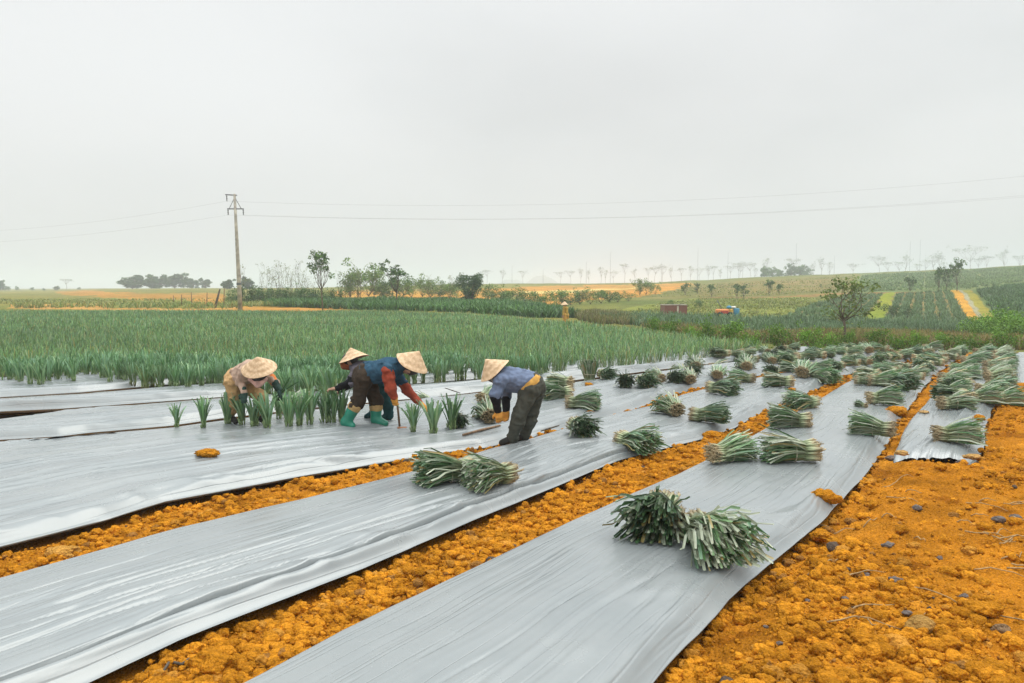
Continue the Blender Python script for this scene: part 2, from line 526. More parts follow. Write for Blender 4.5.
ORANGE = (0.545, 0.224, 0.018)
ORANGE_FAR = (0.50, 0.23, 0.07)
ZONES = [
    # (polygon, colour, edge jitter)
    ([(-500, 312), (620, 322), (620, 285), (-500, 285)], (0.19, 0.18, 0.07), 1),
    ([(-500, 299), (250, 299), (250, 286), (-500, 286)], (0.22, 0.19, 0.085), 1),
    ([(10, 304), (100, 304), (108, 308), (240, 307.5), (240, 310), (5, 309.5)], (0.46, 0.25, 0.11), 0.7),
    ([(58, 292), (98, 290.5), (112, 293), (225, 293.5), (228, 305), (196, 305), (185, 300), (130, 299), (100, 297), (60, 294.5)], (0.40, 0.20, 0.075), 1.3),
    ([(236, 305.5), (345, 306), (350, 311), (236, 311)], (0.42, 0.22, 0.08), 0.6),
    ([(330, 291.5), (480, 290), (495, 301), (330, 299)], (0.50, 0.24, 0.08), 0.8),
    ([(470, 288.5), (560, 286), (650, 284.2), (705, 283), (690, 290), (640, 298), (590, 300), (552, 306), (520, 297), (470, 297)], ORANGE_FAR, 0.8),
    ([(500, 292), (560, 290.5), (640, 287.5), (640, 289), (560, 293), (500, 293.5)], (0.62, 0.42, 0.22), 0.4),
    ([(640, 298), (700, 283), (860, 274.5), (870, 293), (700, 298), (660, 300)], (0.20, 0.17, 0.085), 1),
    ([(690, 286), (760, 281), (860, 280), (850, 291), (700, 297)], (0.23, 0.17, 0.09), 1),
    ([(600, 320), (610, 312), (660, 303), (700, 298), (800, 297), (838, 300), (790, 313), (740, 320)], (0.22, 0.215, 0.075), 0.7),
    ([(735, 334), (800, 311), (850, 294), (956, 293), (975, 330)], (0.21, 0.165, 0.09), 0.8),
    ([(860, 274), (1400, 255), (1400, 292), (850, 293.5)], (0.17, 0.19, 0.11), 0.7),
    ([(700, 297.2), (760, 296.6), (860, 293), (990, 290.2), (990, 291.6), (860, 294.6), (760, 298.4), (700, 298.4)], (0.28, 0.16, 0.09), 0.3),
    ([(884, 293), (895, 292.5), (884, 321), (864, 322)], (0.24, 0.25, 0.05), 0.6),
    ([(952, 290), (960, 290), (977, 316), (976, 326), (970, 325)], (0.50, 0.25, 0.06), 0.4),
    ([(960, 290), (964, 290), (983, 315), (977, 316)], (0.30, 0.27, 0.25), 0.2),
    ([(964, 290), (972, 290), (995, 318), (983, 317)], (0.26, 0.22, 0.06), 0.5),
    ([(973, 290), (1030, 280), (1400, 270), (1400, 340), (1030, 335), (996, 318)], (0.11, 0.145, 0.075), 0.8),
]

def soil_lump(x, y):
    w1 = worley(x * 9, y * 9, 3); w2 = worley(x * 19, y * 19, 5); w3 = worley(x * 4.2, y * 4.2, 8)
    pm = 0.35 + 0.65 * sstep(0.38, 0.6, fbm(x * 0.7 + 4, y * 0.7, 3, 29))
    l = pm * 0.042 * np.clip(0.75 - w1, 0, 1) + 0.026 * np.clip(0.8 - w2, 0, 1) + 0.05 * np.clip(0.55 - w3, 0, 1) * (fbm(x * 1.5, y * 1.5, 2, 9) > 0.5)
    l = l + 0.03 * (fbm(x * 6, y * 6, 4, 21) - 0.5) + 0.018 * np.clip(0.8 - worley(x * 34, y * 34, 11), 0, 1) + 0.022 * (fbm(x * 22, y * 22, 3, 23) - 0.5)
    return l


# polar ground sheet
r_near = 1.6 * (15 / 1.6) ** (np.arange(640) / 640)
r_mid = 15 * (400 / 15) ** (np.arange(400) / 400)
r_far = 400 * (3000 / 400) ** (np.arange(24) / 23)
RR = np.concatenate([[0.4], r_near, r_mid, r_far])
a_in = np.linspace(-math.radians(43), math.radians(43), 1150)
a_out = np.linspace(math.radians(43), math.radians(317), 60)[1:-1]
AA = np.concatenate([a_in, a_out])
nr, na = len(RR), len(AA)
RG, AG = np.meshgrid(RR, AA, indexing='ij')
X = RG * np.sin(AG); Y = RG * np.cos(AG)
back = np.abs(AG - PI) < (PI - math.radians(43))
Z = Zfar(X, np.where(Y > 1, Y, 1.0))
Z = np.where(Y < 2, FLAT, Z)
behind = sstep(math.radians(60), math.radians(100), np.minimum(AG, 2 * PI - AG))
Z = Z * (1 - behind) + FLAT * behind
px, py = proj(X, np.maximum(Y, 0.3), Z)
inF = (RG < edgeD(px) / np.maximum(np.cos(AG), 0.3)) | (Y < 1)
nearm = (RG < 40)
Xn, Yn = X[nearm], Y[nearm]
zb = soil_base(Xn, Yn)
fade = sstep(30, 14, RG[nearm])
lump = soil_lump(Xn, Yn)
bedm = in_bed(Xn, Yn, 0.02)
znear = zb + lump * fade
znear = np.where(bedm, np.minimum(znear, FLAT + 0.01), znear)
flatw = sstep(1.12, 0.98, RG[nearm] / (edgeD(px[nearm]) / np.maximum(np.cos(AG[nearm]), 0.3)))
Z[nearm] = Z[nearm] * (1 - flatw) + znear * flatw
hillm = RG > 20
Z[hillm] += ((fbm(X[hillm] * 0.15, Y[hillm] * 0.15, 3, 60) - 0.5) * 0.5 * sstep(25, 90, RG[hillm]))
C = np.zeros((nr, na, 3)); C[:] = (0.17, 0.165, 0.075)
jx = (fbm(X * 0.25, Y * 0.25, 3, 70) - 0.5)
for poly, c, j in ZONES:
    m = in_poly(px + jx * 14 * j, py + jx * 3.5 * j, poly) & (Y > 8) & ~inF
    C[m] = c
mot = fbm(X * 0.06 + 3, Y * 0.06, 4, 80) - 0.5
mot2 = fbm(X * 0.5, Y * 0.5, 3, 90) - 0.5
C *= (1 + 0.5 * mot + 0.5 * mot2)[..., None]
C[..., 0] *= 1 + 0.3 * mot; C[..., 1] *= 1 - 0.1 * mot
C *= np.array((1.05, 1.15, 0.78))
# near soil
t1 = fbm(X * 0.9, Y * 0.9, 4, 101); t2 = fbm(X * 7, Y * 7, 3, 103)
soilc = np.array(ORANGE) * np.array((0.88, 0.84, 0.9)) * (0.82 + 0.36 * t1[..., None]) * (0.85 + 0.3 * t2[..., None])
dark = sstep(0.62, 0.75, fbm(X * 2.2, Y * 2.2, 4, 107))
soilc = soilc * (1 - 0.42 * dark[..., None] * np.array((0.85, 1.0, 1.0)))
pale = sstep(0.6, 0.75, fbm(X * 1.3 + 8, Y * 1.3, 4, 109))
soilc = soilc * (1 + 0.22 * pale[..., None] * np.array((0.7, 1.0, 2.0)))
C = np.where(inF[..., None], soilc, C)
# ground under the standing crop: dark brown mulch and litter
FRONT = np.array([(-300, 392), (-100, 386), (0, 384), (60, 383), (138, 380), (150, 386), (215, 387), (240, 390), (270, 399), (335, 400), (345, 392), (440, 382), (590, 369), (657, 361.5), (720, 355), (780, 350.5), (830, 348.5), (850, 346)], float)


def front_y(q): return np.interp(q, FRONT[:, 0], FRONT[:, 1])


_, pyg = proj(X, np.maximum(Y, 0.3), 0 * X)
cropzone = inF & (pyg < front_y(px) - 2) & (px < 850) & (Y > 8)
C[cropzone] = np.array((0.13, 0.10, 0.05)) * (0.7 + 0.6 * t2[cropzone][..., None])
idx = np.arange(nr * na).reshape(nr, na)
i2 = np.roll(idx, -1, axis=1)
F = np.stack([idx[:-1], i2[:-1], i2[1:], idx[1:]], -1).reshape(-1, 4)[:, ::-1]
me = np_mesh('ground', np.stack([X, Y, Z], -1).reshape(-1, 3), F, M['ground'], C.reshape(-1, 3))
tag(link('ground', me), kind='structure')
del X, Y, Z, C, RG, AG, px, py, F


def ground_z(x, y):
    z = float(Zfar(np.array([x]), np.array([y]))[0])
    D = y
    return z


# ------------------------------------------------------------------ plastic mulch sheets
bed_info = {
    'B1': 'wide silver plastic sheet nearest the camera, beside the open orange soil',
    'B2': 'long silver plastic sheet second from the camera with two joined bundles left of its middle',
    'B3': 'silver plastic sheet with the row of standing leeks along its far side',
    'B4': 'silver plastic sheet right behind the row of standing leeks',
    'B5': 'narrow silver plastic sheet between the dark gap and the field at left',
    'B6': 'silver plastic sheet reaching under the front plants of the leek field',
    'B0': 'short crumpled pale plastic sheet lying on the orange soil at right',
    'B9': 'scrap end of plastic sheet at the far right edge of the soil',
}


def make_bed(key):
    b = BEDS[key]
    u0, u1 = b['u']
    nu = 420 if key in ('B1', 'B2', 'B3') else 260
    t = np.linspace(0, 1, nu)
    us = u0 + (u1 - u0) * (t ** 1.35 if u0 < 5 else t)
    seed = sum(map(ord, key)) * 7
    wn, wf = b['wn'](us), b['wf'](us)
    wav = (fbm(us * 1.3, us * 0 + seed, 3, seed) - 0.5)
    wn = wn + (0.02 if key == 'B2' else 0.045) * wav; wf = wf + 0.04 * (fbm(us * 1.1, us * 0 + 9.5, 3, seed + 5) - 0.5)
    W = np.maximum(wf - wn, 0.08)
    nv = 200 if key in ('B1', 'B2', 'B3') else 90
    v = np.linspace(0, 1, nv)
    S = W[:, None] * v[None, :]                    # metres from near edge
    U = np.repeat(us[:, None], nv, 1)
    flat = key in ('B0', 'B9')
    zn = ZN if not flat else -0.055
    rise = 0.17 if not flat else 0.3
    z = zn + (0.0 - zn) * sstep(0, 1, np.clip(S / rise, 0, 1)) ** 0.9
    z = z + 0.035 * np.sin(PI * v)[None, :] * min(1, 1)
    # folds running along the sheet, gently slanting
    warp = (fbm(U * 0.35, S * 1.2, 2, seed + 1) - 0.5) * 0.5
    sl = S + 0.05 * U + warp
    f1 = fbm(U * 0.22, sl * 5.5, 3, seed + 2)
    f2 = fbm(U * 0.5, sl * 13, 2, seed + 3)
    mask = sstep(0.42, 0.62, fbm(U * 0.5, S * 2.0, 2, seed + 4))
    rid = (1 - np.abs(2 * f1 - 1)) ** 4
    rid2 = (1 - np.abs(2 * f2 - 1)) ** 3
    edgef = sstep(0.02, 0.15, S) * sstep(0.0, 0.1, W[:, None] - S)
    amp = 0.009 if not flat else 0.035
    z = z + edgef * (amp * rid * (0.35 + 0.65 * mask) + (0.0025 if key == 'B1' else 0.004) * rid2 * mask + 0.0015 * (f2 - 0.5))
    vl = (1 - np.abs(2 * fbm(U * 0.20 + 3, sl * 6.0 + 7, 2, seed + 12) - 1)) ** 22
    vl2 = (1 - np.abs(2 * vn2(U * 0.33 + 3, sl * 13.0 + 7, seed + 14) - 1)) ** 12
    m2 = sstep(0.5, 0.68, fbm(U * 0.4 + 9, S * 2.5, 2, seed + 15))
    wr = 0.4 if key == 'B1' else 0.85
    z = z - edgef * wr * (0.032 * vl * (0.25 + 0.75 * mask) + 0.011 * vl2 * m2)
    if key in ('B1', 'B2'):
        el = (1 - np.abs(2 * vn2(U * 0.5 + 11, (S - 0.035 * U) * 11.0 + 5, seed + 17) - 1)) ** 8
        z = z - edgef * 0.028 * el * np.exp(-(S / 0.5) ** 2) * sstep(0.35, 0.6, fbm(U * 0.7, S * 1.5 + 4, 2, seed + 18))
    # short diagonal pulls near the near edge, where clods pin the film
    nearb = np.exp(-(S / 0.35) ** 2)
    pull = (1 - np.abs(2 * fbm(U * 2.2 + S * 2.5, S * 1.0 + U * 0.4, 2, seed + 6) - 1)) ** 5
    z = z + edgef * 0.024 * pull * nearb * (0.3 + mask)
    if key == 'B2':
        on = sstep(9.5, 7.0, U)
        c = 0.20 - 0.012 * U
        z = z - on * 0.10 * np.exp(-((S - c) / 0.013) ** 2) + on * 0.012 * np.exp(-((S - c + 0.055) / 0.025) ** 2)
    if key in ('B3', 'B4', 'B5', 'B6'):
        rid3 = (1 - np.abs(2 * fbm(U * 0.12, sl * 3.5, 2, seed + 8) - 1)) ** 9
        z = z + edgef * 0.03 * rid3
    if flat:
        z = z + edgef * 0.05 * (fbm(U * 0.9, S * 1.6, 3, seed + 9) - 0.5)
        sb = soil_base(*xy(U, wn[:, None] + S))
        z = np.maximum(z, sb + 0.03)
    if key == 'B0':
        U = U + 0.55 * (1 - v)[None, :] * ((1 - t) ** 6)[:, None]
    ws = wn[:, None] + S
    # tucked edges
    near_c = np.stack([us, wn + 0.12, np.full(nu, zn - 0.05)], -1)
    far1 = np.stack([us, wf + 0.035, np.full(nu, -0.045)], -1)
    far2 = np.stack([us, wf + 0.05, np.full(nu, -0.15)], -1)
    Uall = np.concatenate([near_c[:, None, 0], U, far1[:, None, 0], far2[:, None, 0]], 1)
    Wall = np.concatenate([near_c[:, None, 1], ws, far1[:, None, 1], far2[:, None, 1]], 1)
    Zall = np.concatenate([near_c[:, None, 2], z, far1[:, None, 2], far2[:, None, 2]], 1)
    if flat or key == 'B1':
        # ragged near end
        rag = (fbm(Wall * 2.5, Wall * 0 + 2, 3, seed) - 0.5) * 0.35
        k = np.exp(-((Uall - u0) / 0.5)) if flat else 0
        Uall = Uall + rag * k
        if flat: Zall = Zall - 0.10 * np.exp(-(us - us[0]) / 0.22)[:, None]
    n2 = Uall.shape[1]
    Xb, Yb = xy(Uall, Wall)
    # surface coordinate
    UV = np.stack([Uall, Wall - wn[:, None] + seed], -1).reshape(-1, 2)
    idx = np.arange(nu * n2).reshape(nu, n2)
    F = np.stack([idx[:-1, :-1], idx[1:, :-1], idx[1:, 1:], idx[:-1, 1:]], -1).reshape(-1, 4)
    me = np_mesh('plastic_sheet', np.stack([Xb, Yb, Zall], -1).reshape(-1, 3), F, M['film'], UV=UV)
    return tag(link('plastic_sheet', me), bed_info[key], 'plastic sheet', 'plastic sheets laid over the planting beds')


for key in BEDS: make_bed(key)


def film_z(x, y):
    """approximate top height at x, y"""
    u, w = uw(np.array([x, y]))
    for k, b in BEDS.items():
        if b['u'][0] <= u <= b['u'][1]:
            a, c = float(b['wn'](u)), float(b['wf'](u))
            if a <= w <= c:
                s = w - a; Wd = c - a
                fl = k in ('B0', 'B9')
                zz = (-0.055 if fl else ZN) * (1 - sstep(0, 1, np.clip(s / (0.3 if fl else 0.17), 0, 1)) ** 0.8)
                return float(zz + 0.035 * math.sin(PI * s / Wd) + 0.012)
    return float(soil_base(np.array([x]), np.array([y]))[0] + soil_lump(np.array([x]), np.array([y]))[0])


def shade_strip(label, pts, wid):  # black strip laid in a gap between sheets, standing in for its deep shade
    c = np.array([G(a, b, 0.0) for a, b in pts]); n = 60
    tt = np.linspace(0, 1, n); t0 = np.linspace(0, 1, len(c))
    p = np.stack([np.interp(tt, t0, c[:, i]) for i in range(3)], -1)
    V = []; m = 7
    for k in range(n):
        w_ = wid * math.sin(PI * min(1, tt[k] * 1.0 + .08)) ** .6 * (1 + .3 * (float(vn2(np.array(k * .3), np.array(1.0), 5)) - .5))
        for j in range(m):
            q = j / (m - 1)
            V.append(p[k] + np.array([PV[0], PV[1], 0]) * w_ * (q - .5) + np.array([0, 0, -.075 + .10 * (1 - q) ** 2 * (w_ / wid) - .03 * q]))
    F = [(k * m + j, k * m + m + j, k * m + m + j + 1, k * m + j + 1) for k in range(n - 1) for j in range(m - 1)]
    bm_ = simple_mat('black_gap_shade', (0.012, 0.012, 0.013), 0.45, 0.35, 9, 0.3, 0.3, 0.01)
    me = np_mesh('gap_shade_strip', V, F, bm_)
    tag(link('gap_shade_strip', me), label, 'plastic flap', 'black strips added as shade between the sheets')


shade_strip('black strip added as the deep shade of the gap at the far left of the beds', [(-60, 418), (0, 415.5), (30, 414), (60, 412)], 0.42)
shade_strip('long black strip added as shade along the sheet edge left of the leek row', [(0, 442), (45, 438.5), (89, 434.5), (130, 431.5), (175, 427.5)], 0.22)

# ------------------------------------------------------------------ clods
def icosphere(sub):
    t = (1 + 5 ** 0.5) / 2
    V = [(-1, t, 0), (1, t, 0), (-1, -t, 0), (1, -t, 0), (0, -1, t), (0, 1, t), (0, -1, -t), (0, 1, -t), (t, 0, -1), (t, 0, 1), (-t, 0, -1), (-t, 0, 1)]
    V = [np.array(v) / np.linalg.norm(v) for v in V]
    F = [(0, 11, 5), (0, 5, 1), (0, 1, 7), (0, 7, 10), (0, 10, 11), (1, 5, 9), (5, 11, 4), (11, 10, 2), (10, 7, 6), (7, 1, 8), (3, 9, 4), (3, 4, 2), (3, 2, 6), (3, 6, 8), (3, 8, 9), (4, 9, 5), (2, 4, 11), (6, 2, 10), (8, 6, 7), (9, 8, 1)]
    for _ in range(sub):
        mid = {}; F2 = []
        def m(a, b):
            k = (min(a, b), max(a, b))
            if k not in mid:
                p = V[a] + V[b]; V.append(p / np.linalg.norm(p)); mid[k] = len(V) - 1
            return mid[k]
        for a, b, c in F:
            ab, bc, ca = m(a, b), m(b, c), m(c, a)
            F2 += [(a, ab, ca), (b, bc, ab), (c, ca, bc), (ab, bc, ca)]
        F = F2
    return np.array(V), np.array(F)


def clod_shape(sub, seed, rough=0.45):
    V, F = icosphere(sub)
    n = vn3(V[:, 0] * 1.6 + seed * 3.1, V[:, 1] * 1.6, V[:, 2] * 1.6, seed) - 0.5
    n2 = vn3(V[:, 0] * 4.5 + seed, V[:, 1] * 4.5, V[:, 2] * 4.5, seed + 50) - 0.5
    n3 = vn3(V[:, 0] * 10 + seed, V[:, 1] * 10, V[:, 2] * 10, seed + 80) - 0.5
    r = 1 + rough * 1.3 * n + rough * 0.7 * n2 + rough * 0.35 * n3
    return V * r[:, None] * np.array([1, 0.85, 0.7]), F


def scatter_clods():
    shapes1 = [clod_shape(1, s) for s in range(8)]
    shapes2 = [clod_shape(2, s + 20) for s in range(8)]
    Vs, Fs, Cs = [], [], []; n = 0
    # candidate ground points, denser near the camera
    K = 120000
    ang = rng.uniform(-math.radians(36), math.radians(36), K)
    r = 3.2 * (26 / 3.2) ** (rng.random(K) ** 1.25)
    x = r * np.sin(ang); y = r * np.cos(ang)
    ok = ~in_bed(x, y, -0.01) & (y > 3) & (y < 24.5)
    _, pyg = proj(x, y, 0 * x); pxg, _ = proj(x, y, 0 * x)
    ok &= ~((pyg < front_y(pxg) - 1) & (pxg < 850))
    u, w = uw(np.stack([x, y], -1))
    right = (w < BEDS['B1']['wn'](u) - 0.05)
    ok &= ~((w > BEDS['B3']['wf'](u) - 0.02) & (u > 1))
    dens = np.where(right, 0.09 + 0.52 * sstep(0.46, 0.6, fbm(x * 0.9, y * 0.9, 3, 33)), 0.62)
    ok &= rng.random(K) < dens
    x, y, r, right = x[ok], y[ok], r[ok], right[ok]
    zb = soil_base(x, y) + soil_lump(x, y) - 0.014
    size = 0.004 + 0.0008 * r * 0.5 + np.where(right, 0.0075, 0.0125) * rng.pareto(1.7, len(x))
    size = np.clip(size, 0.004, np.where(right, 0.055, 0.045))
    for i in range(len(x)):
        s = size[i]
        V, F = (shapes2 if s * 800 / r[i] > 4.5 else shapes1)[rng.integers(8)]
        a = rng.uniform(0, 2 * PI); ca, sa = math.cos(a), math.sin(a)
        R = np.array([[ca, -sa, 0], [sa, ca, 0], [0, 0, 1]])
        sc = s * rng.uniform(0.8, 1.25, 3)
        Vs.append((V * sc) @ R.T + (x[i], y[i], zb[i] + 0.012 + s * 0.25))
        Fs.append(F + n); n += len(V)
        t = rng.random()
        c = np.array(ORANGE) * rng.uniform(0.8, 1.28)
        if t < 0.03: c = np.array((0.34, 0.16, 0.04))
        elif t < 0.10: c = np.array((0.57, 0.26, 0.04))
        elif t < 0.108: c = np.array((0.12, 0.09, 0.07))
        Cs.append(np.tile(c, (len(V), 1)))
    me = np_mesh('soil_clods', np.concatenate(Vs), np.concatenate(Fs), M['clod'], np.concatenate(Cs), smooth=True)
    tag(link('soil_clods', me), 'crumbled orange earth clods strewn over the bare soil', None, None, 'stuff')
    print('clods', len(x), n)


scatter_clods()


def clod(name, label, cat, px, py, wpx, seed, z=None, col=ORANGE, flat=0.75, group=None, mat='clod', rough=0.45, bury=0.3):
    g = G(px, py, -0.02)
    zz = film_z(g[0], g[1]) if z is None else z
    g = G(px, py, zz)
    s = wpx / 2 * g[1] / FPX
    V, F = clod_shape(3, seed, rough)
    V = V * np.array([s, s * 0.8, s * flat])
    me = np_mesh(name, V, F, M[mat], np.tile(np.array(col), (len(V), 1)))
    o = link(name, me, loc=(g[0], g[1] + s * 0.5, zz + s * flat * (0.7 - bury)))
    o.rotation_euler = (0, 0, random.uniform(-0.5, 0.5))
    return tag(o, label, cat, group)


CG = 'earth clods weighing down the plastic'
clod('earth_clod', 'orange earth clod on the silver sheet left of the standing leek row', 'clod', 205, 457, 24, 3, group=CG, flat=0.55)
clod('earth_clod', 'lumpy orange clod near the right edge of the nearest plastic sheet', 'clod', 827, 503, 28, 5, group=CG, flat=0.8)
clod('earth_clod', 'long orange clod slumped over the sheet edge beside two bundles at right', 'clod', 897, 415, 22, 7, group=CG, flat=0.7)
clod('earth_clod', 'small round orange clod on the short crumpled sheet at right', 'clod', 980, 420, 12, 9, group=CG)
clod('earth_clod', 'orange clod spilling onto the sheet left of the tipped bundle', 'clod', 712, 438, 20, 11, group=CG, flat=0.6)
clod('earth_clod', 'small orange clod behind the dark bundle in mid field', 'clod', 590, 416, 12, 13, group=CG)
clod('earth_clod', 'small pale orange clod at the near corner of the crumpled sheet', 'clod', 903, 455, 14, 15, group=CG, flat=0.5, col=(0.55, 0.33, 0.12))
clod('earth_clod', 'pale flat clod holding the front corner of the crumpled sheet', 'clod', 974, 459, 16, 17, group=CG, flat=0.5, col=(0.55, 0.33, 0.12))
clod('earth_clod', 'tiny pale clod on the crumpled sheet in front of a bundle', 'clod', 925, 413, 10, 18, group=CG, flat=0.4, col=(0.55, 0.35, 0.15))
clod('earth_clod', 'little orange clod on the far plastic behind the mid field', 'clod', 589, 386, 8, 19, group=CG)
clod('earth_clod', 'little orange clod at the tip of a bundle beside the furrow', 'clod', 793, 391, 8, 21, group=CG)
clod('earth_clod', 'large broken clod in the furrow at the bottom edge of the photo', 'clod', 208, 678, 46, 23, bury=0.1, group='big clods in the soil')
clod('earth_clod', 'pale flattened clod at the left end of the second furrow', 'clod', 57, 562, 34, 25, bury=0.05, group='big clods in the soil', col=(0.62, 0.32, 0.07), flat=0.6)
clod('stone', 'smooth tan rounded stone in the orange soil at lower right', 'stone', 926, 634, 36, 27, col=(0.42, 0.24, 0.07), rough=0.22, group='stones in the soil', flat=0.7)
clod('earth_clod', 'big orange block of earth right of the tan stone', 'clod', 988, 617, 36, 29, group='big clods in the soil', flat=0.6)
clod('earth_clod', 'orange clod below the tan stone at the bottom of the soil', 'clod', 957, 680, 28, 31, group='big clods in the soil')
clod('earth_clod', 'orange clod in the lower right corner beside another clod', 'clod', 984, 678, 28, 33, group='big clods in the soil')
clod('earth_clod', 'orange clod just outside the edge of the nearest plastic sheet', 'clod', 823, 540, 22, 35, group='big clods in the soil')
clod('stone', 'grey brown stone at the end of the earth block at lower right', 'stone', 1004, 634, 20, 37, col=(0.25, 0.16, 0.09), rough=0.3, group='stones in the soil')
for i, (a, b, wd) in enumerate([(890, 548, 12), (867, 577, 9), (897, 584, 14), (808, 602, 6), (880, 615, 9), (909, 616, 12), (780, 645, 7), (792, 634, 8), (918, 510, 10), (1000, 522, 12), (1018, 520, 12), (965, 598, 9), (866, 655, 7), (940, 560, 8), (766, 628, 6), (845, 600, 7)]):
    clod('dark_stone', 'small dark stone half buried in the orange soil at right', 'stone', a, b, wd, 60 + i, col=(0.11, 0.09, 0.085), mat='stone', rough=0.5, group='dark stones in the right soil')
clod('dark_lump', 'black plastic wad under the near left corner of the crumpled sheet', 'plastic wad', 891, 460, 10, 71, col=(0.03, 0.03, 0.03), mat='stone')
clod('dark_lump', 'black plastic wad under the front edge of the crumpled sheet', 'plastic wad', 962, 464, 9, 72, col=(0.03, 0.03, 0.03), mat='stone')


def stick(name, label, cat, pts, r, mat, group=None):
    V, F = tube_arr(pts, r, 6)
    base = np.array(pts[0])
    me = np_mesh(name, V - base, F, mat)
    return tag(link(name, me, loc=base), label, cat, group)


def gpt(a, b, z): return G(a, b, z)


# twigs and roots in the right soil
for i in range(34):
    a, b = random.uniform(800, 1022), random.uniform(475, 650)
    if i < 14: a, b = random.uniform(960, 1022), random.uniform(500, 580)
    p = G(a, b, -0.05); L = random.uniform(0.08, 0.4); an = random.uniform(-1.2, 0.8)
    n = 6; pts = []
    for k in range(n):
        t = k / (n - 1)
        q = p + np.array([L * t * math.cos(an), L * t * math.sin(an), 0.0]); q[1] += 0.04 * math.sin(3 * t + i); 
        q[2] = float(soil_base(q[0:1], q[1:2])[0] + soil_lump(q[0:1], q[1:2])[0]) + 0.008 + 0.02 * math.sin(PI * t) ; pts.append(q)
    stick('dry_stem', 'thin dry stem lying on the orange soil at right', 'dry stem', pts, np.linspace(0.006, 0.0025, n), M['dry'], 'dry stems in the right soil')
pts = []
for a, b, dz in ((160, 676, 0), (170, 668, .02), (182, 667, .01), (194, 660, .025), (202, 661, 0)):
    q = G(a, b, -0.17); q[2] = float(soil_base(q[0:1], q[1:2])[0] + soil_lump(q[0:1], q[1:2])[0]) + .012 + dz; pts.append(q)
stick('dead_leaf_stalk', 'curled grey dead stalk in the front furrow', 'dry stem', pts, [0.006, 0.011, 0.009, 0.012, 0.005], M['darkwood'])

# ------------------------------------------------------------------ leeks
GREENS = [(0.115, 0.235, 0.09), (0.165, 0.29, 0.135), (0.065, 0.155, 0.055), (0.23, 0.345, 0.18), (0.175, 0.31, 0.185)]


def strip(acc, pts, wid, side, fold, cols):
    """V-folded leaf strip along pts"""
    pts = np.asarray(pts); n = len(pts)
    T = np.gradient(pts, axis=0); T /= np.linalg.norm(T, axis=1)[:, None] + 1e-9
    sd = side - (T @ side)[:, None] * T
    sd /= np.linalg.norm(sd, axis=1)[:, None] + 1e-9
    nm = np.cross(T, sd)
    wid = np.broadcast_to(wid, (n,))[:, None]
    L = pts - sd * wid / 2 + nm * wid * fold
    Rr = pts + sd * wid / 2 + nm * wid * fold
    V = np.stack([L, pts, Rr], 1).reshape(-1, 3)
    F = []
    for k in range(n - 1):
        for j in (0, 1):
            F.append((k * 3 + j, k * 3 + j + 1, k * 3 + 4 + j, k * 3 + 3 + j))
    acc.add(V, F, np.repeat(np.asarray(cols), 3, axis=0))


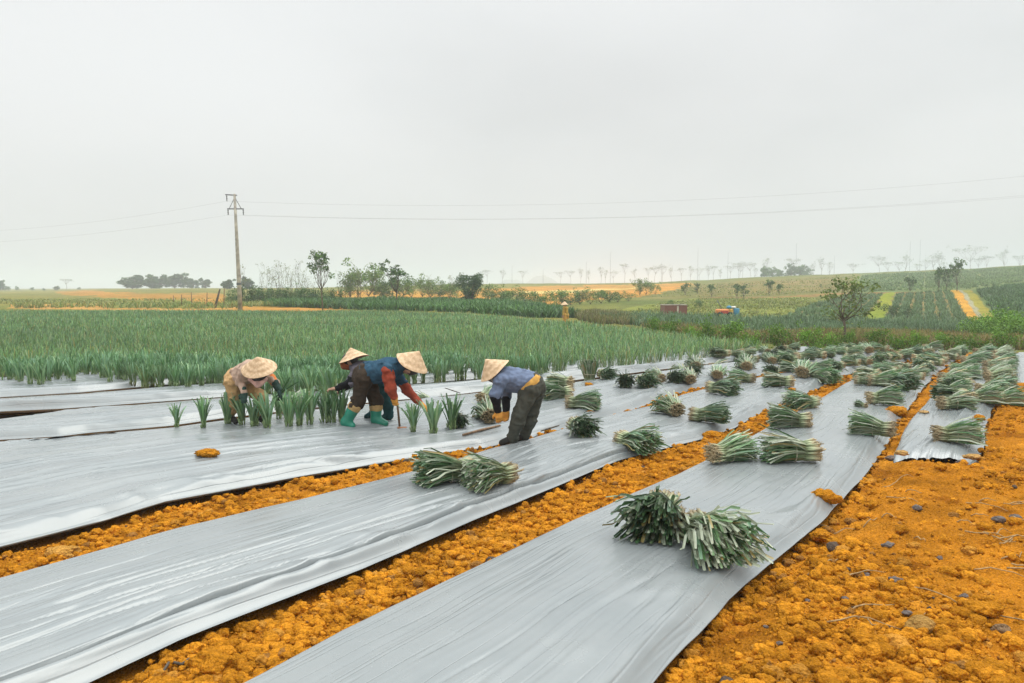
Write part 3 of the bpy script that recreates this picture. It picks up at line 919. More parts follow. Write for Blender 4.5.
def make_bundle_proto(seed, n=72, spread=1.55, dark=1.0, pale=0.0, droop=0.05, wide=1.0):
    r = np.random.default_rng(seed)
    st, lf, ro = Acc(), Acc(), Acc()
    ry, rz = 0.128, 0.112
    for i in range(n):
        q = math.sqrt((i + 0.5) / n); a = i * 2.399963
        cy, cz = ry * q * math.cos(a), rz * q * math.sin(a)
        zc = rz * 0.95 + cz
        x0 = -0.27 + r.normal(0, 0.022)
        spr0 = 1.15
        p0 = np.array([x0, cy * spr0 + r.normal(0, .006), max(0.012, zc * 1.05 + r.normal(0, .006))])
        p1 = np.array([-0.13, cy * 0.93, max(0.012, zc * 0.92)])
        rad = r.uniform(0.009, 0.014)
        pts = np.array([p0, p0 * 0.5 + p1 * 0.5, p1])
        V, F = tube_arr(pts, [rad * 1.1, rad, rad * 0.9], 6)
        wc = np.array((0.42, 0.47, 0.28)) * r.uniform(0.75, 1.1)
        ec = np.array((0.42, 0.33, 0.19)) * r.uniform(0.6, 1.2)
        gc = np.array((0.22, 0.29, 0.15))
        C = np.concatenate([np.tile(ec, (6, 1)), np.tile(wc, (6, 1)), np.tile(gc, (6, 1)), [ec], [gc]])
        st.add(V, F, C)
        # root tuft
        for k in range(4):
            d = np.array([-1, r.normal(0, .6), r.normal(0, .6)]); d /= np.linalg.norm(d)
            e = p0 + d * r.uniform(0.02, 0.045); e[2] = max(e[2], 0.004)
            V, F = tube_arr([p0 + [0.004, 0, 0], (p0 + e) / 2 + r.normal(0, .004, 3), e], [0.005, 0.004, 0.0015], 4)
            st.add(V, F, np.array((0.46, 0.36, 0.20)) * r.uniform(0.5, 1.3))
        nl = r.integers(4, 6)
        for k in range(nl):
            L = r.uniform(0.30, 0.37)
            ex = -0.07 + L
            sy = cy * spread + r.normal(0, 0.06); sz = zc * (spread * 0.72) + r.normal(0, 0.055) + 0.025; ex += r.normal(0, 0.025)
            if r.random() < 0.06: sz += 0.10; sy *= 1.3
            m = 6; pts = []
            for s in range(m):
                t = s / (m - 1)
                x = -0.17 + (ex + 0.17) * t
                y = p1[1] + (sy - p1[1]) * t ** 1.2
                z = p1[2] + (sz - p1[2]) * t ** 1.1 + 0.02 * math.sin(PI * t) * q - droop * t ** 2.5 * r.uniform(0.3, 1.4)
                pts.append((x, y, max(z, 0.008 + 0.004 * r.random())))
            g = np.array(GREENS[r.integers(5)]) * dark * r.uniform(0.75, 1.25)
            if r.random() < 0.33 + pale: g = np.array((0.42, 0.47, 0.35)) * r.uniform(0.7, 1.15)
            if r.random() < 0.05: g = np.array((0.32, 0.26, 0.10))
            b0 = np.array((0.31, 0.36, 0.21))
            cols = [b0 * (1 - min(1, t * 2.6)) + g * min(1, t * 2.6) for t in np.linspace(0, 1, m)]
            th = r.normal(0, 0.7)
            side = np.array([0, math.cos(th), math.sin(th)])
            w = r.uniform(0.013, 0.025) * wide
            strip(lf, pts, np.array([0.6, 1, 1.05, 1, 0.95, 0.8]) * w, side, r.uniform(0.1, 0.35), cols)
    return st, lf, ro


def tie_mesh():
    a = np.linspace(0, 2 * PI, 25)
    pts = np.stack([-0.03 + 0 * a, 0.133 * np.cos(a), np.maximum(0.1 + 0.118 * np.sin(a), 0.004)], -1)
    return tube_arr(pts, 0.005, 6, cap=False)


BUNDLES = []
for i, kw in enumerate([dict(seed=1), dict(seed=2, spread=1.8, pale=0.12), dict(seed=3, wide=1.1, dark=0.7, pale=-0.12, spread=1.7, droop=0.05), dict(seed=4, wide=1.1, pale=0.25, droop=0.10, spread=1.95), dict(seed=5, dark=0.58, pale=-0.2, droop=0.03, spread=1.55), dict(seed=6, n=64, spread=1.25, pale=0.2)]):
    st, lf, ro = make_bundle_proto(**kw)
    V, F = tie_mesh()
    BUNDLES.append((st.mesh('stalks', M['leaf']), lf.mesh('leaves', M['leaf']), np_mesh('string_tie', V, F, M['tie'])))
proto_bundle = {}
BG = 'harvested leek bundles laid on the plastic'


def bundle(loc, rz, kind, label, scale=1.0, rx=0.0, ry=0.0, group=BG, sz=1.0):
    if kind not in proto_bundle:
        t = thing('leek_bundle', label, 'leek bundle', loc, rz, group, scale)
        t.rotation_euler = (rx, ry, rz); t.scale = (scale, scale, scale * sz)
        kids = [link(n, m, t) for n, m in zip(('stalks', 'leaves', 'string_tie'), BUNDLES[kind])]
        proto_bundle[kind] = (t, kids)
        return t
    t, kids = proto_bundle[kind]
    return copy_tree(t, kids, loc, rz, (scale, scale, scale * sz), label, group, rx, ry)


R = math.radians
# px, py of near ground contact, leaf direction in degrees (0 right, -90 to the camera), proto, scale, label
HAND = [
    (655, 542, -112, 2, 1.1, 'dark leek bundle left of the paler one nearest the camera, leaf ends toward the camera'),
    (711, 563, -74, 3, 1.05, 'pale fanned leek bundle closest to the camera on the nearest sheet'),
    (446, 489, -158, 2, 0.95, 'left one of two touching bundles on the second sheet'),
    (490, 491, -148, 3, 0.86, 'right one of two touching bundles on the second sheet, with pale stalks'),
    (730, 465, 22, 1, 0.88, 'leek bundle with its roots at lower left, left of the tied bundle by the furrow'),
    (790, 467, 178, 5, 1.0, 'tied leek bundle lying flat with roots to the right, mid nearest sheet'),
    (789, 430, 165, 1, 0.98, 'leek bundle with brown roots to the right, behind the tied bundle'),
    (872, 438, 142, 1, 0.95, 'leek bundle slanting on the right edge of the nearest sheet'),
    (957, 447, -12, 0, 0.95, 'leek bundle at the front of the short crumpled sheet, roots to the left'),
    (956, 413, -5, 5, 0.95, 'second leek bundle on the crumpled sheet, behind the front one'),
    (1008, 403, 6, 0, 0.95, 'leek bundle half on the orange soil right of the crumpled sheet'),
    (581, 439, -75, 4, 0.95, 'dark leek bundle on the second sheet right of the bending man'),
    (636, 448, -50, 2, 1.0, 'dark leek bundle with pale top leaves on the front edge of the second sheet'),
    (671, 418, 100, 3, 0.95, 'pale leek bundle on the second sheet with stalk ends toward the camera'),
    (709, 425, -30, 4, 0.95, 'leek bundle with cut leaf ends to the right, before the furrow clod'),
    (722, 397, -40, 2, 1.0, 'dark leek bundle at the end of the narrow furrow in mid field'),
    (802, 410, 195, 0, 0.95, 'leek bundle lying across the furrow edge with roots to the right'),
    (884, 407, -8, 0, 0.95, 'leek bundle with its roots to the left beside the long clod'),
    (778, 389, 165, 5, 1.0, 'leek bundle with brown root end beside a small clod in mid field'),
    (742, 384, 150, 0, 0.9, 'loose leek bundle left of the root end bundle in mid field'),
    (489, 424, 95, 3, 0.95, 'leek bundle under the hands of the man in the blue shirt'),
    (489, 406, 60, 1, 0.9, 'leek bundle just behind the one the man in blue is handling'),
    (556, 402, 200, 1, 1.0, 'pale leek bundle behind the bending man, roots to the right'),
    (583, 411, -15, 0, 0.95, 'leek bundle touching the pale one behind the bending man'),
    (560, 388, 150, 5, 0.95, 'leek bundle rising behind the hip of the man in the blue shirt'),
    (606, 380, -70, 4, 0.9, 'dark leek bundle beside the upright one at the field edge'),
    (626, 389, -100, 4, 0.95, 'left dark bundle of the joined pair below the field edge'),
    (645, 389, -80, 2, 0.95, 'right dark bundle of the joined pair below the field edge'),
    (656, 384, 110, 3, 0.85, 'pale bundle right behind the joined dark pair'),
    (674, 384, -90, 4, 0.9, 'dark bundle left of a pale one near the field edge'),
    (688, 384, 90, 3, 0.9, 'pale bundle right of a dark one near the field edge'),
    (680, 368, 95, 3, 0.9, 'pale bundle close to the field edge left of the tall pale one'),
    (695, 371, 80, 3, 0.95, 'tall pale bundle close to the field edge'),
    (692, 377, -90, 4, 0.85, 'dark bundle in front of the tall pale one'),
    (719, 363, 20, 5, 0.9, 'bundle with brown roots to the left close to the field edge'),
    (738, 358, -90, 4, 0.9, 'round dark bundle standing out at the field edge'),
    (718, 378, 70, 1, 0.9, 'pale bundle with stalk ends to the camera behind the narrow furrow'),
    (746, 371, 75, 3, 1.0, 'big pale bundle with orange roots behind the narrow furrow'),
    (753, 361, 120, 3, 0.85, 'pale bundle right of the round dark one'),
    (761, 356, -90, 4, 0.8, 'dark bundle left of its twin below the hedge'),
    (771, 357, -80, 4, 0.85, 'dark bundle right of its twin below the hedge'),
    (770, 365, 85, 1, 0.85, 'pale bundle left of a black green one on the far sheet'),
    (783, 365, -85, 4, 0.9, 'black green bundle on the far sheet right of a pale one'),
    (772, 376, -120, 4, 0.85, 'small dark bundle behind the brown root end bundle'),
    (804, 379, 60, 1, 1.15, 'tall sheaf of leeks heaped before the dense far bundles'),
    (824, 380, -60, 0, 1.1, 'leek bundle leaning on the tall sheaf before the far bundles'),
    (900, 391, -65, 2, 1.1, 'dark leek bundle pile at the right edge of the nearest sheet'),
    (884, 389, -20, 0, 1.0, 'leek bundle with roots to the left against the dark pile'),
    (861, 410, 120, 4, 0.35, 'small dark scrap of leek leaves on the nearest sheet'),
    (425, 397, 150, 3, 0.8, 'pale leek bundle by the red sleeved arm of the worker in the vest'),
    (294, 414, 60, 3, 0.9, 'leek bundle with brown roots behind the standing leek row'),
    (458, 429, -80, 4, 0.7, 'dark leek bundle lying beside the rightmost standing leeks'),
]
for (a, b, an, k, sc, lab) in HAND:
    g = G(a, b, 0.0)
    d = 0.12 * sc
    x, y = g[0] + d * g[0] / g[1], g[1] + d
    bundle((x, y, film_z(x, y) - 0.004), R(an), k, lab, sc * (1.0 if b > 455 else 0.92))
# one stands upright
g = G(590, 379, 0.0)
bundle((g[0], g[1], film_z(g[0], g[1]) + 0.30), R(-90), 5, 'leek bundle standing upright on its roots at the field edge', 0.9, ry=-R(84))

placed = []
rj = random.Random(5)
for key, lab in (('B1', 'leek bundle in the crowded far stretch of the nearest plastic sheet'),
                 ('B2', 'leek bundle in the crowded far stretch of the second plastic sheet'),
                 ('B3', 'leek bundle in the crowded far end of the sheet with the standing leek row'),
                 ('B4', 'leek bundle in the crowded far end of the sheets beside the hedge'),
                 ('B0', 'leek bundle in the two files on the short crumpled sheet')):
    b = BEDS[key]
    u = {'B1': 16.6, 'B2': 18.2, 'B3': 20.0, 'B4': 21.0, 'B0': 15.2}[key]
    while u < 26.8:
        wn, wf = float(b['wn'](u)), float(b['wf'](u)); Wd = wf - wn
        nn = 2 if Wd < 2.0 else 3
        for j in range(nn):
            if rj.random() < 0.12: continue
            w = wn + Wd * (j + 0.5 + rj.uniform(-0.2, 0.2)) / nn
            uu = u + rj.uniform(-0.15, 0.15)
            x, y = xy(uu, w)
            px_, py_ = proj(np.array([x]), np.array([y]), np.array([0.0]))
            if y > 24.3: continue
            if py_[0] < front_y(px_[0]) and px_[0] < 835: continue
            if any((x - q[0]) ** 2 + (y - q[1]) ** 2 < 0.46 ** 2 for q in placed): continue
            placed.append((x, y))
            an = rj.choice([0, 180, 170, -10, 150, -30, -90, 90, 200]) + rj.uniform(-18, 18)
            if key == 'B0': an = rj.uniform(-15, 15) + (180 if (j == 1 and rj.random() < .5) else 0)
            k = rj.choice([0, 1, 0, 5, 3, 1, 5, 4, 2, 0])
            bundle((x, y, film_z(x, y) - 0.004), R(an), k, lab, rj.uniform(0.66, 0.9), group=BG)
        u += 0.70
print('far bundles', len(placed))


def clump_proto(seed, n=7, h=0.42, spread=0.5, wid=0.026, cut=True, green=1.0):
    r = np.random.default_rng(seed); lf, st = Acc(), Acc()
    for i in range(n):
        a = r.uniform(0, 2 * PI); q = 0.05 * math.sqrt(r.random())
        b = np.array([q * math.cos(a), q * math.sin(a), 0])
        rad = r.uniform(0.008, 0.012)
        lean0 = np.array([math.cos(a), math.sin(a), 0]) * r.uniform(0, 0.12)
        top = b + np.array([0, 0, r.uniform(0.05, 0.13)]) + lean0 * 0.3
        V, F = tube_arr([b - [0, 0, 0.02], (b + top) / 2, top], [rad, rad, rad * 0.9], 6)
        st.add(V, F, np.array((0.22, 0.31, 0.13)) * r.uniform(0.75, 1.1))
        for k in range(r.integers(3, 5)):
            aa = a + r.normal(0, 0.9)
            L = h * r.uniform(0.75, 1.1)
            ln = spread * r.uniform(0.1, 0.95)
            m = 6; pts = []
            for s in range(m):
                t = s / (m - 1)
                o = ln * (0.35 * t + 0.65 * t * t) * L
                pts.append(b + lean0 * t * 0.3 + np.array([math.cos(aa) * o, math.sin(aa) * o, 0.05 + (L - 0.05) * (t - 0.16 * ln * t * t * t)]))
            g = np.array(GREENS[r.integers(5)]) * green * r.uniform(0.8, 1.25)
            b0 = np.array((0.20, 0.30, 0.12))
            cols = [b0 * (1 - min(1, t * 2.2)) + g * min(1, t * 2.2) for t in np.linspace(0, 1, m)]
            th = aa + PI / 2 + r.normal(0, 0.4)
            tip = np.array([0.7, 1, 1, 0.95, 0.85, 0.7 if cut else 0.15])
            strip(lf, pts, tip * wid * r.uniform(0.8, 1.2), np.array([math.cos(th), math.sin(th), 0]), r.uniform(0.15, 0.35), cols)
    return st.mesh('stems', M['leaf']), lf.mesh('leaves', M['leaf'])


ROWC = [clump_proto(50 + i, 9, 0.46, 0.48, 0.028, True, 1.15) for i in range(4)]
FLDC = [clump_proto(70 + i, 10, 0.46, 0.42, 0.018, True, 1.2) for i in range(6)]
pc = {}


def clump(set_, si, k, name, loc, rz, sc, label, group):
    key = (si, k)
    if key not in pc:
        t = thing(name, label, 'leek plant', loc, rz, group, sc)
        pc[key] = (t, [link(n, m, t) for n, m in zip(('stems', 'leaves'), set_[k])])
        return t
    t, kids = pc[key]
    return copy_tree(t, kids, loc, rz, sc, label, group)


ROWP = [(177, 428, .72, 'leftmost and smallest standing leek of the row beside the workers'),
        (203, 429, .9, 'second standing leek from the left end of the row'),
        (228, 425, 1.0, 'standing leek in front of the rear leg of the worker in beige'),
        (243, 426, 1.0, 'standing leek under the hanging hand of the worker in beige'),
        (254, 428, .9, 'standing leek between the legs of the worker in beige'),
        (268, 431, 1.05, 'standing leek before the forward knee of the worker in beige'),
        (289, 429, 1.05, 'standing leek right of the worker in beige'),
        (309, 427, 1.1, 'tall standing leek midway between the two left workers'),
        (325, 425, .95, 'standing leek nearest the hand of the worker in mauve'),
        (341, 424, .95, 'standing leek at the left green boot of the worker in the vest'),
        (413, 434, .85, 'standing leek right of the hoe of the worker in the vest'),
        (433, 436, .98, 'fresh green standing leek under the reaching hand in the red sleeve'),
        (452, 431, 1.02, 'rightmost standing leek of the row'),
        (299, 428, .95, 'standing leek between the two tall ones right of the worker in beige'),
        (333, 425, .9, 'standing leek squeezed in under the held leek of the worker in mauve'),
        (278, 420, .9, 'standing leek behind the row below the teal glove')]
for i, (a, b, s, lab) in enumerate(ROWP):
    g = G(a, b, 0.0)
    clump(ROWC, 0, i % 4, 'leek_plant', (g[0], g[1], film_z(g[0], g[1]) - 0.015), random.uniform(0, 6), s * 0.98, lab, 'standing leeks in the row beside the workers')


# ------------------------------------------------------------------ the planted field
def blades(base, az, L, lean, wid, cols, segs=2, tipw=0.7):
    """many upright strips at once; base (n,3)"""
    n = len(base)
    V = np.zeros((n, segs + 1, 2, 3)); C = np.zeros((n, segs + 1, 2, 3))
    d = np.stack([np.cos(az), np.sin(az)], -1)
    tw = az + PI / 2 + rng.normal(0, 0.6, n)
    sd = np.stack([np.cos(tw), np.sin(tw)], -1)
    for k in range(segs + 1):
        t = k / segs
        o = (lean * L * (0.3 * t + 0.7 * t * t))[:, None] * d
        h = L * t * (1 - 0.25 * lean * t)
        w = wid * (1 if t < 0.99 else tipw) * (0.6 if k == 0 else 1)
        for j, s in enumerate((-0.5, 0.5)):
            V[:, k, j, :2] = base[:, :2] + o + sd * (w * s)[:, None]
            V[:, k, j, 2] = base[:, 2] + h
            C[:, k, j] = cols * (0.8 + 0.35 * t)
    idx = np.arange(n * (segs + 1) * 2).reshape(n, segs + 1, 2)
    F = np.stack([idx[:, :-1, 0], idx[:, :-1, 1], idx[:, 1:, 1], idx[:, 1:, 0]], -1).reshape(-1, 4)
    return V.reshape(-1, 3), F, C.reshape(-1, 3)


us = np.arange(-45, 62, 0.34); ws_ = np.arange(2, 75, 0.30)
U, W = np.meshgrid(us, ws_)
U = U + rng.uniform(-.09, .09, U.shape); W = W + rng.uniform(-.07, .07, W.shape)
Xf, Yf = xy(U.ravel(), W.ravel())
k = Yf > 9
Xf, Yf = Xf[k], Yf[k]
pxf, pyf = proj(Xf, Yf, 0 * Xf)
ok = (pyf < front_y(pxf) + rng.normal(0, 0.6, len(pxf)) + 9 * (vn2(pxf * 0.045, 0 * pxf + 3.3, 77) - 0.5) * np.clip((pyf - 345) / 30, 0, 1)) & (Yf < edgeD(pxf) - 0.5) & (pxf > -130) & (pxf < 852)
ok &= ~((Yf > 62))
Xf, Yf, pxf, pyf = Xf[ok], Yf[ok], pxf[ok], pyf[ok]
vis = (pxf > 2) & (pxf < 850)
order = np.argsort(np.where(vis, Yf, 1e9))
solo = order[:270]
mask = np.ones(len(Xf), bool); mask[solo] = False
for i in solo:
    z = film_z(Xf[i], Yf[i])
    z = max(z, -0.06)
    clump(FLDC, 1, int(rng.integers(6)), 'leek_plant', (Xf[i], Yf[i], z - 0.02), rng.uniform(0, 6.28), rng.uniform(0.85, 1.12),
          'leafy green leek plant at the front of the dense planted field', 'leek plants along the front of the field')
Xr, Yr = Xf[mask], Yf[mask]
print('field clumps', len(Xr))
nb = np.where(Yr < 20, 17, np.where(Yr < 34, 13, 9))
rep = np.repeat(np.arange(len(Xr)), nb)
n = len(rep)
base = np.stack([Xr[rep] + rng.normal(0, .05, n), Yr[rep] + rng.normal(0, .05, n), np.full(n, -0.06)], -1)
hgt = (0.455 + 0.09 * (fbm(Xr * 0.35, Yr * 0.35, 3, 120) - 0.5) * 2)[rep] * rng.uniform(0.55, 1.15, n)
pal = np.array([(0.13, 0.225, 0.085), (0.165, 0.255, 0.11), (0.105, 0.185, 0.085), (0.21, 0.28, 0.10), (0.165, 0.25, 0.15)])
cc = pal[rng.integers(0, 5, n)] * np.array((0.95, 1.08, 0.98)) * rng.uniform(0.55, 1.45, n)[:, None]
yl = rng.random(n) < 0.05; cc[yl] = (0.30, 0.26, 0.09)
yl = rng.random(n) < 0.08; cc[yl] = (0.30, 0.38, 0.22)
patch = (fbm(Xr * 0.12, Yr * 0.3, 3, 130))[rep]
cc = cc * (0.75 + 0.5 * patch)[:, None]
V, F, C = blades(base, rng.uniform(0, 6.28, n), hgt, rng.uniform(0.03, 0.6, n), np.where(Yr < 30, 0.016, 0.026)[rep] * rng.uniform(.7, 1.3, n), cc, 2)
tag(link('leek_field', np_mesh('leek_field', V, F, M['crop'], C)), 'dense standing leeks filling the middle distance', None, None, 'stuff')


# ------------------------------------------------------------------ other crops, weeds and grass (uncountable)
def region_points(poly, dens, Dmin, Dmax, cap=60000):
    """random ground points whose surveyed position lies in poly"""
    xs = [p[0] for p in poly]
    a0, a1 = (min(xs) - CX) / FPX, (max(xs) - CX) / FPX
    area = 0.5 * (a1 - a0) * (Dmax ** 2 - Dmin ** 2)
    n = int(min(area * dens, 900000))
    D = np.sqrt(rng.uniform(Dmin ** 2, Dmax ** 2, n)); x = rng.uniform(a0, a1, n) * D
    z = Zfar(x, D)
    a, b = proj(x, D, z)
    k = in_poly(a, b, poly)
    return x[k][:cap], D[k][:cap], z[k][:cap]


def veg(name, label, polys, h, wid, pal, nbl, lean=(0.1, 0.7), mat='crop', rows=None, segs=2):
    Vs, Fs, Cs = [], [], []; n0 = 0
    pal = np.array(pal)
    for poly, dens, d0, d1 in polys:
        x, y, z = region_points(poly, dens, d0, d1)
        if rows:
            dirv, gap, duty, skip = rows
            dirv = np.array(dirv) / np.linalg.norm(dirv)
            lat = x * dirv[1] - y * dirv[0]
            ph = (lat / gap) % 1
            keep = (np.abs(ph - 0.5) < duty / 2) & ~((np.floor(lat / gap).astype(int) % skip) == 7)
            x, y, z = x[keep], y[keep], z[keep]
        if not len(x): continue
        rp = np.repeat(np.arange(len(x)), nbl); n = len(rp)
        hh = h * (0.7 + 0.6 * fbm(x * 0.3, y * 0.3, 2, 140))[rp] * rng.uniform(0.5, 1.15, n)
        base = np.stack([x[rp] + rng.normal(0, h * 0.15, n), y[rp] + rng.normal(0, h * 0.15, n), z[rp] - 0.03], -1)
        c = pal[rng.integers(0, len(pal), n)] * np.array((1.2, 1.4, 0.9)) * rng.uniform(0.7, 1.3, n)[:, None] * (0.7 + 0.6 * fbm(x * 0.2, y * 0.2, 2, 150))[rp][:, None]
        V, F, C = blades(base, rng.uniform(0, 6.28, n), hh, rng.uniform(lean[0], lean[1], n), wid * rng.uniform(0.6, 1.4, n), c, segs, 0.3)
        Vs.append(V); Fs.append(F + n0); Cs.append(C); n0 += len(V)
    me = np_mesh(name, np.concatenate(Vs), np.concatenate(Fs), M[mat], np.concatenate(Cs))
    print(name, n0)
    return tag(link(name, me), label, None, None, 'stuff')


veg('dark_crop', 'dark green crop strip beyond the far edge of the leek field',
    [([(262, 305), (330, 302), (480, 303), (556, 310), (575, 318), (540, 318), (470, 313), (350, 309.5), (300, 307.5)], 5, 52, 100)],
    0.75, 0.09, [(0.055, 0.11, 0.045), (0.075, 0.14, 0.05), (0.045, 0.09, 0.045)], 9, (0.2, 1.0))
veg('valley_crop', 'blue green crop band in the dip behind the leek field',
    [([(590, 320), (640, 318), (740, 321), (870, 324), (985, 326), (985, 334), (870, 336), (760, 338), (690, 333), (630, 326)], 6, 36, 75)],
    0.6, 0.07, [(0.08, 0.115, 0.085), (0.095, 0.13, 0.10), (0.07, 0.10, 0.065)], 7, (0.1, 0.7))
veg('hillside_crop', 'blue green crop rows on the hillside field',
    [([(745, 333), (800, 311), (850, 295), (882, 295), (862, 323), (872, 325), (887, 320), (897, 295), (950, 292), (971, 328)], 5.0, 50, 125)],
    0.5, 0.09, [(0.11, 0.155, 0.105), (0.13, 0.175, 0.12), (0.095, 0.135, 0.09)], 6, (0.1, 0.7), rows=((0.46, 0.89), 1.2, 0.70, 1000))
veg('upper_crop', 'grey green crop rows near the hill crest',
    [([(862, 276), (1040, 266), (1040, 279), (975, 289), (855, 292)], 1.4, 110, 275)],
    0.5, 0.16, [(0.13, 0.165, 0.10), (0.15, 0.18, 0.11), (0.11, 0.14, 0.085)], 5, (0.1, 0.8), rows=((0.46, 0.89), 4.0, 0.9, 1000))
veg('right_crop', 'dark green crop on the slope at the right edge',
    [([(977, 291), (1060, 280), (1060, 335), (1000, 322)], 3.5, 60, 150)],
    0.6, 0.12, [(0.075, 0.125, 0.06), (0.09, 0.145, 0.07), (0.06, 0.10, 0.05)], 6, (0.1, 0.9))
veg('hedge_weeds', 'tall yellow green weeds along the far edge of the beds',
    [([(600, 322), (700, 333), (760, 338), (860, 336), (1060, 337), (1060, 349.5), (960, 350.5), (860, 348.5), (780, 345), (700, 337), (640, 328)], 22, 23, 44)],
    0.55, 0.035, [(0.17, 0.12, 0.05), (0.12, 0.10, 0.04), (0.20, 0.13, 0.07), (0.13, 0.085, 0.045), (0.10, 0.105, 0.035)], 8, (0.05, 0.8))
veg('dry_weeds', 'brown dry weeds at the corner behind the leek field',
    [([(576, 318), (600, 312), (625, 316), (640, 326), (600, 325), (580, 321)], 10, 36, 65)],
    0.6, 0.05, [(0.20, 0.15, 0.10), (0.16, 0.13, 0.08), (0.14, 0.14, 0.06)], 9, (0.05, 0.8))
veg('meadow_grass', 'short grass on the pale meadow and terraces',
    [([(606, 319), (660, 304), (700, 299), (800, 298), (836, 301), (790, 313), (740, 321)], 3, 60, 120),
     ([(650, 297), (700, 285), (860, 276), (866, 291), (760, 296), (700, 297)], 0.8, 110, 280),
     ([(-60, 304), (240, 304), (240, 299), (-60, 300)], 1.2, 80, 130)],
    0.28, 0.10, [(0.20, 0.20, 0.07), (0.17, 0.18, 0.07), (0.24, 0.20, 0.09)], 4, (0.2, 1.0))
veg('path_weeds', 'low weeds beside the dirt path at the back of the field',
    [([(10, 306), (240, 305), (240, 308.5), (10, 308.5)], 2.5, 60, 80), ([(225, 308), (270, 306), (330, 303), (300, 300), (226, 301)], 5, 60, 105)],
    0.5, 0.06, [(0.15, 0.16, 0.06), (0.10, 0.14, 0.05), (0.22, 0.18, 0.09)], 6, (0.1, 0.9))


# ------------------------------------------------------------------ trees and shrubs
def leaf_cloud(acc, centers, rads, n, size, pal, r, flat=0.8):
    centers = np.array(centers); rads = np.array(rads)
    w = rads ** 2; w = w / w.sum()
    ci = r.choice(len(centers), n, p=w)
    d = r.normal(0, 1, (n, 3)); d /= np.linalg.norm(d, axis=1)[:, None]
    rr = rads[ci] * r.random(n) ** 0.45
    p = centers[ci] + d * rr[:, None] * np.array([1, 1, flat])
    a = r.normal(0, 1, (n, 3)); a /= np.linalg.norm(a, axis=1)[:, None]
    b = r.normal(0, 1, (n, 3)); b -= (a * b).sum(1)[:, None] * a; b /= np.linalg.norm(b, axis=1)[:, None]
    s = size * r.uniform(0.6, 1.3, n)[:, None]
    V = np.stack([p - a * s, p + b * s * 0.5, p + a * s, p - b * s * 0.5], 1)
    pal = np.array(pal) * np.array((1.15, 1.3, 0.9))
    tone = r.uniform(0.75, 1.25, len(centers))
    c = pal[r.integers(0, len(pal), n)] * (tone[ci] * r.uniform(0.75, 1.3, n))[:, None]
    F = np.arange(n * 4).reshape(n, 4)
    acc.add(V.reshape(-1, 3), F, np.repeat(c, 4, 0))


def limb(acc, p0, p1, r0, r1, r, bend=0.12, seg=5):
    p0 = np.array(p0, float); p1 = np.array(p1, float)
    L = np.linalg.norm(p1 - p0); off = r.normal(0, bend * L, 3); off[2] *= 0.4
    pts = [p0 + (p1 - p0) * t + off * math.sin(PI * t) for t in np.linspace(0, 1, seg)]
    V, F = tube_arr(pts, np.linspace(r0, r1, seg), 6)
    acc.add(V, F, (0.1, 0.1, 0.1))


def tree_meshes(seed, h, trunk_h, crown_r, n_limb, n_leaf, leaf, pal, trunk_r=None, style='round', clump=0.3):
    r = np.random.default_rng(seed)
    tr, cr = Acc(), Acc()
    trunk_r = trunk_r or h * 0.018
    top = np.array([r.normal(0, .04 * h), r.normal(0, .04 * h), trunk_h])
    limb(tr, (0, 0, -0.1), top, trunk_r, trunk_r * 0.7, r, 0.03)
    cs, rs = [], []
    for i in range(n_limb):
        a = i * 2.4 + r.uniform(-.4, .4)
        if style == 'flat':
            q = crown_r * math.sqrt((i + .6) / n_limb); e = np.array([q * math.cos(a), q * math.sin(a), h * r.uniform(0.9, 1.0)])
        elif style == 'upright':
            q = crown_r * r.uniform(0.1, 1.0); e = np.array([q * math.cos(a), q * math.sin(a), trunk_h + (h - trunk_h) * r.uniform(0.3, 1.0)])
        else:
            q = crown_r * r.uniform(0.35, 0.85); e = np.array([q * math.cos(a), q * math.sin(a), trunk_h + (h - trunk_h) * r.uniform(0.05, 0.9)])
        s = top * (r.uniform(0.75, 1.0)) if style != 'flat' else top * r.uniform(0.85, 1)
        limb(tr, s, e, trunk_r * 0.45, trunk_r * 0.12, r)
        cs.append(e); rs.append(clump * crown_r * r.uniform(0.7, 1.4))
        for k in range(2):
            e2 = e + r.normal(0, clump * crown_r * 0.9, 3) * (1, 1, 0.35 if style == 'flat' else 0.9)
            limb(tr, s * 0.4 + e * 0.6, e2, trunk_r * 0.2, trunk_r * 0.08, r)
            cs.append(e2); rs.append(clump * crown_r * r.uniform(0.5, 1.1))
    leaf_cloud(cr, cs, rs, n_leaf, leaf, pal, r, 0.3 if style == 'flat' else 0.85)
    return tr.mesh('trunk', M['bark']), cr.mesh('crown', M['foliage'], smooth=False)


DG = [(0.045, 0.085, 0.035), (0.06, 0.10, 0.04), (0.035, 0.07, 0.03)]
MG = [(0.075, 0.13, 0.05), (0.10, 0.15, 0.055), (0.06, 0.11, 0.04)]
LG = [(0.12, 0.17, 0.05), (0.15, 0.20, 0.05), (0.10, 0.15, 0.045)]
YG = [(0.105, 0.19, 0.025), (0.13, 0.215, 0.03), (0.07, 0.14, 0.02)]
BR = [(0.17, 0.14, 0.07), (0.14, 0.14, 0.06), (0.12, 0.13, 0.05)]


def place_tree(meshes, name, label, cat, px, py, D, hpx, h_mesh, group=None, parts=('trunk', 'crown'), rz=None, zoff=-0.05, wfac=1.0):
    x = (px - CX) / FPX * D
    z = ground_z(x, D)
    # the surveyed foot row gives the scale only
    s = hpx * D / FPX / h_mesh
    t = thing(name, label, cat, (x, D, z + zoff), random.uniform(0, 6.28) if rz is None else rz, group)
    t.scale = (s * wfac, s * wfac, s)
    for n, m in zip(parts, meshes): link(n, m, t)
    return t


def row_of(px, D):
    """picture row of the ground at this bearing and distance"""
    x = (px - CX) / FPX * D
    return float(proj(np.array([x]), np.array([D]), np.array([ground_z(x, D)]))[1][0])


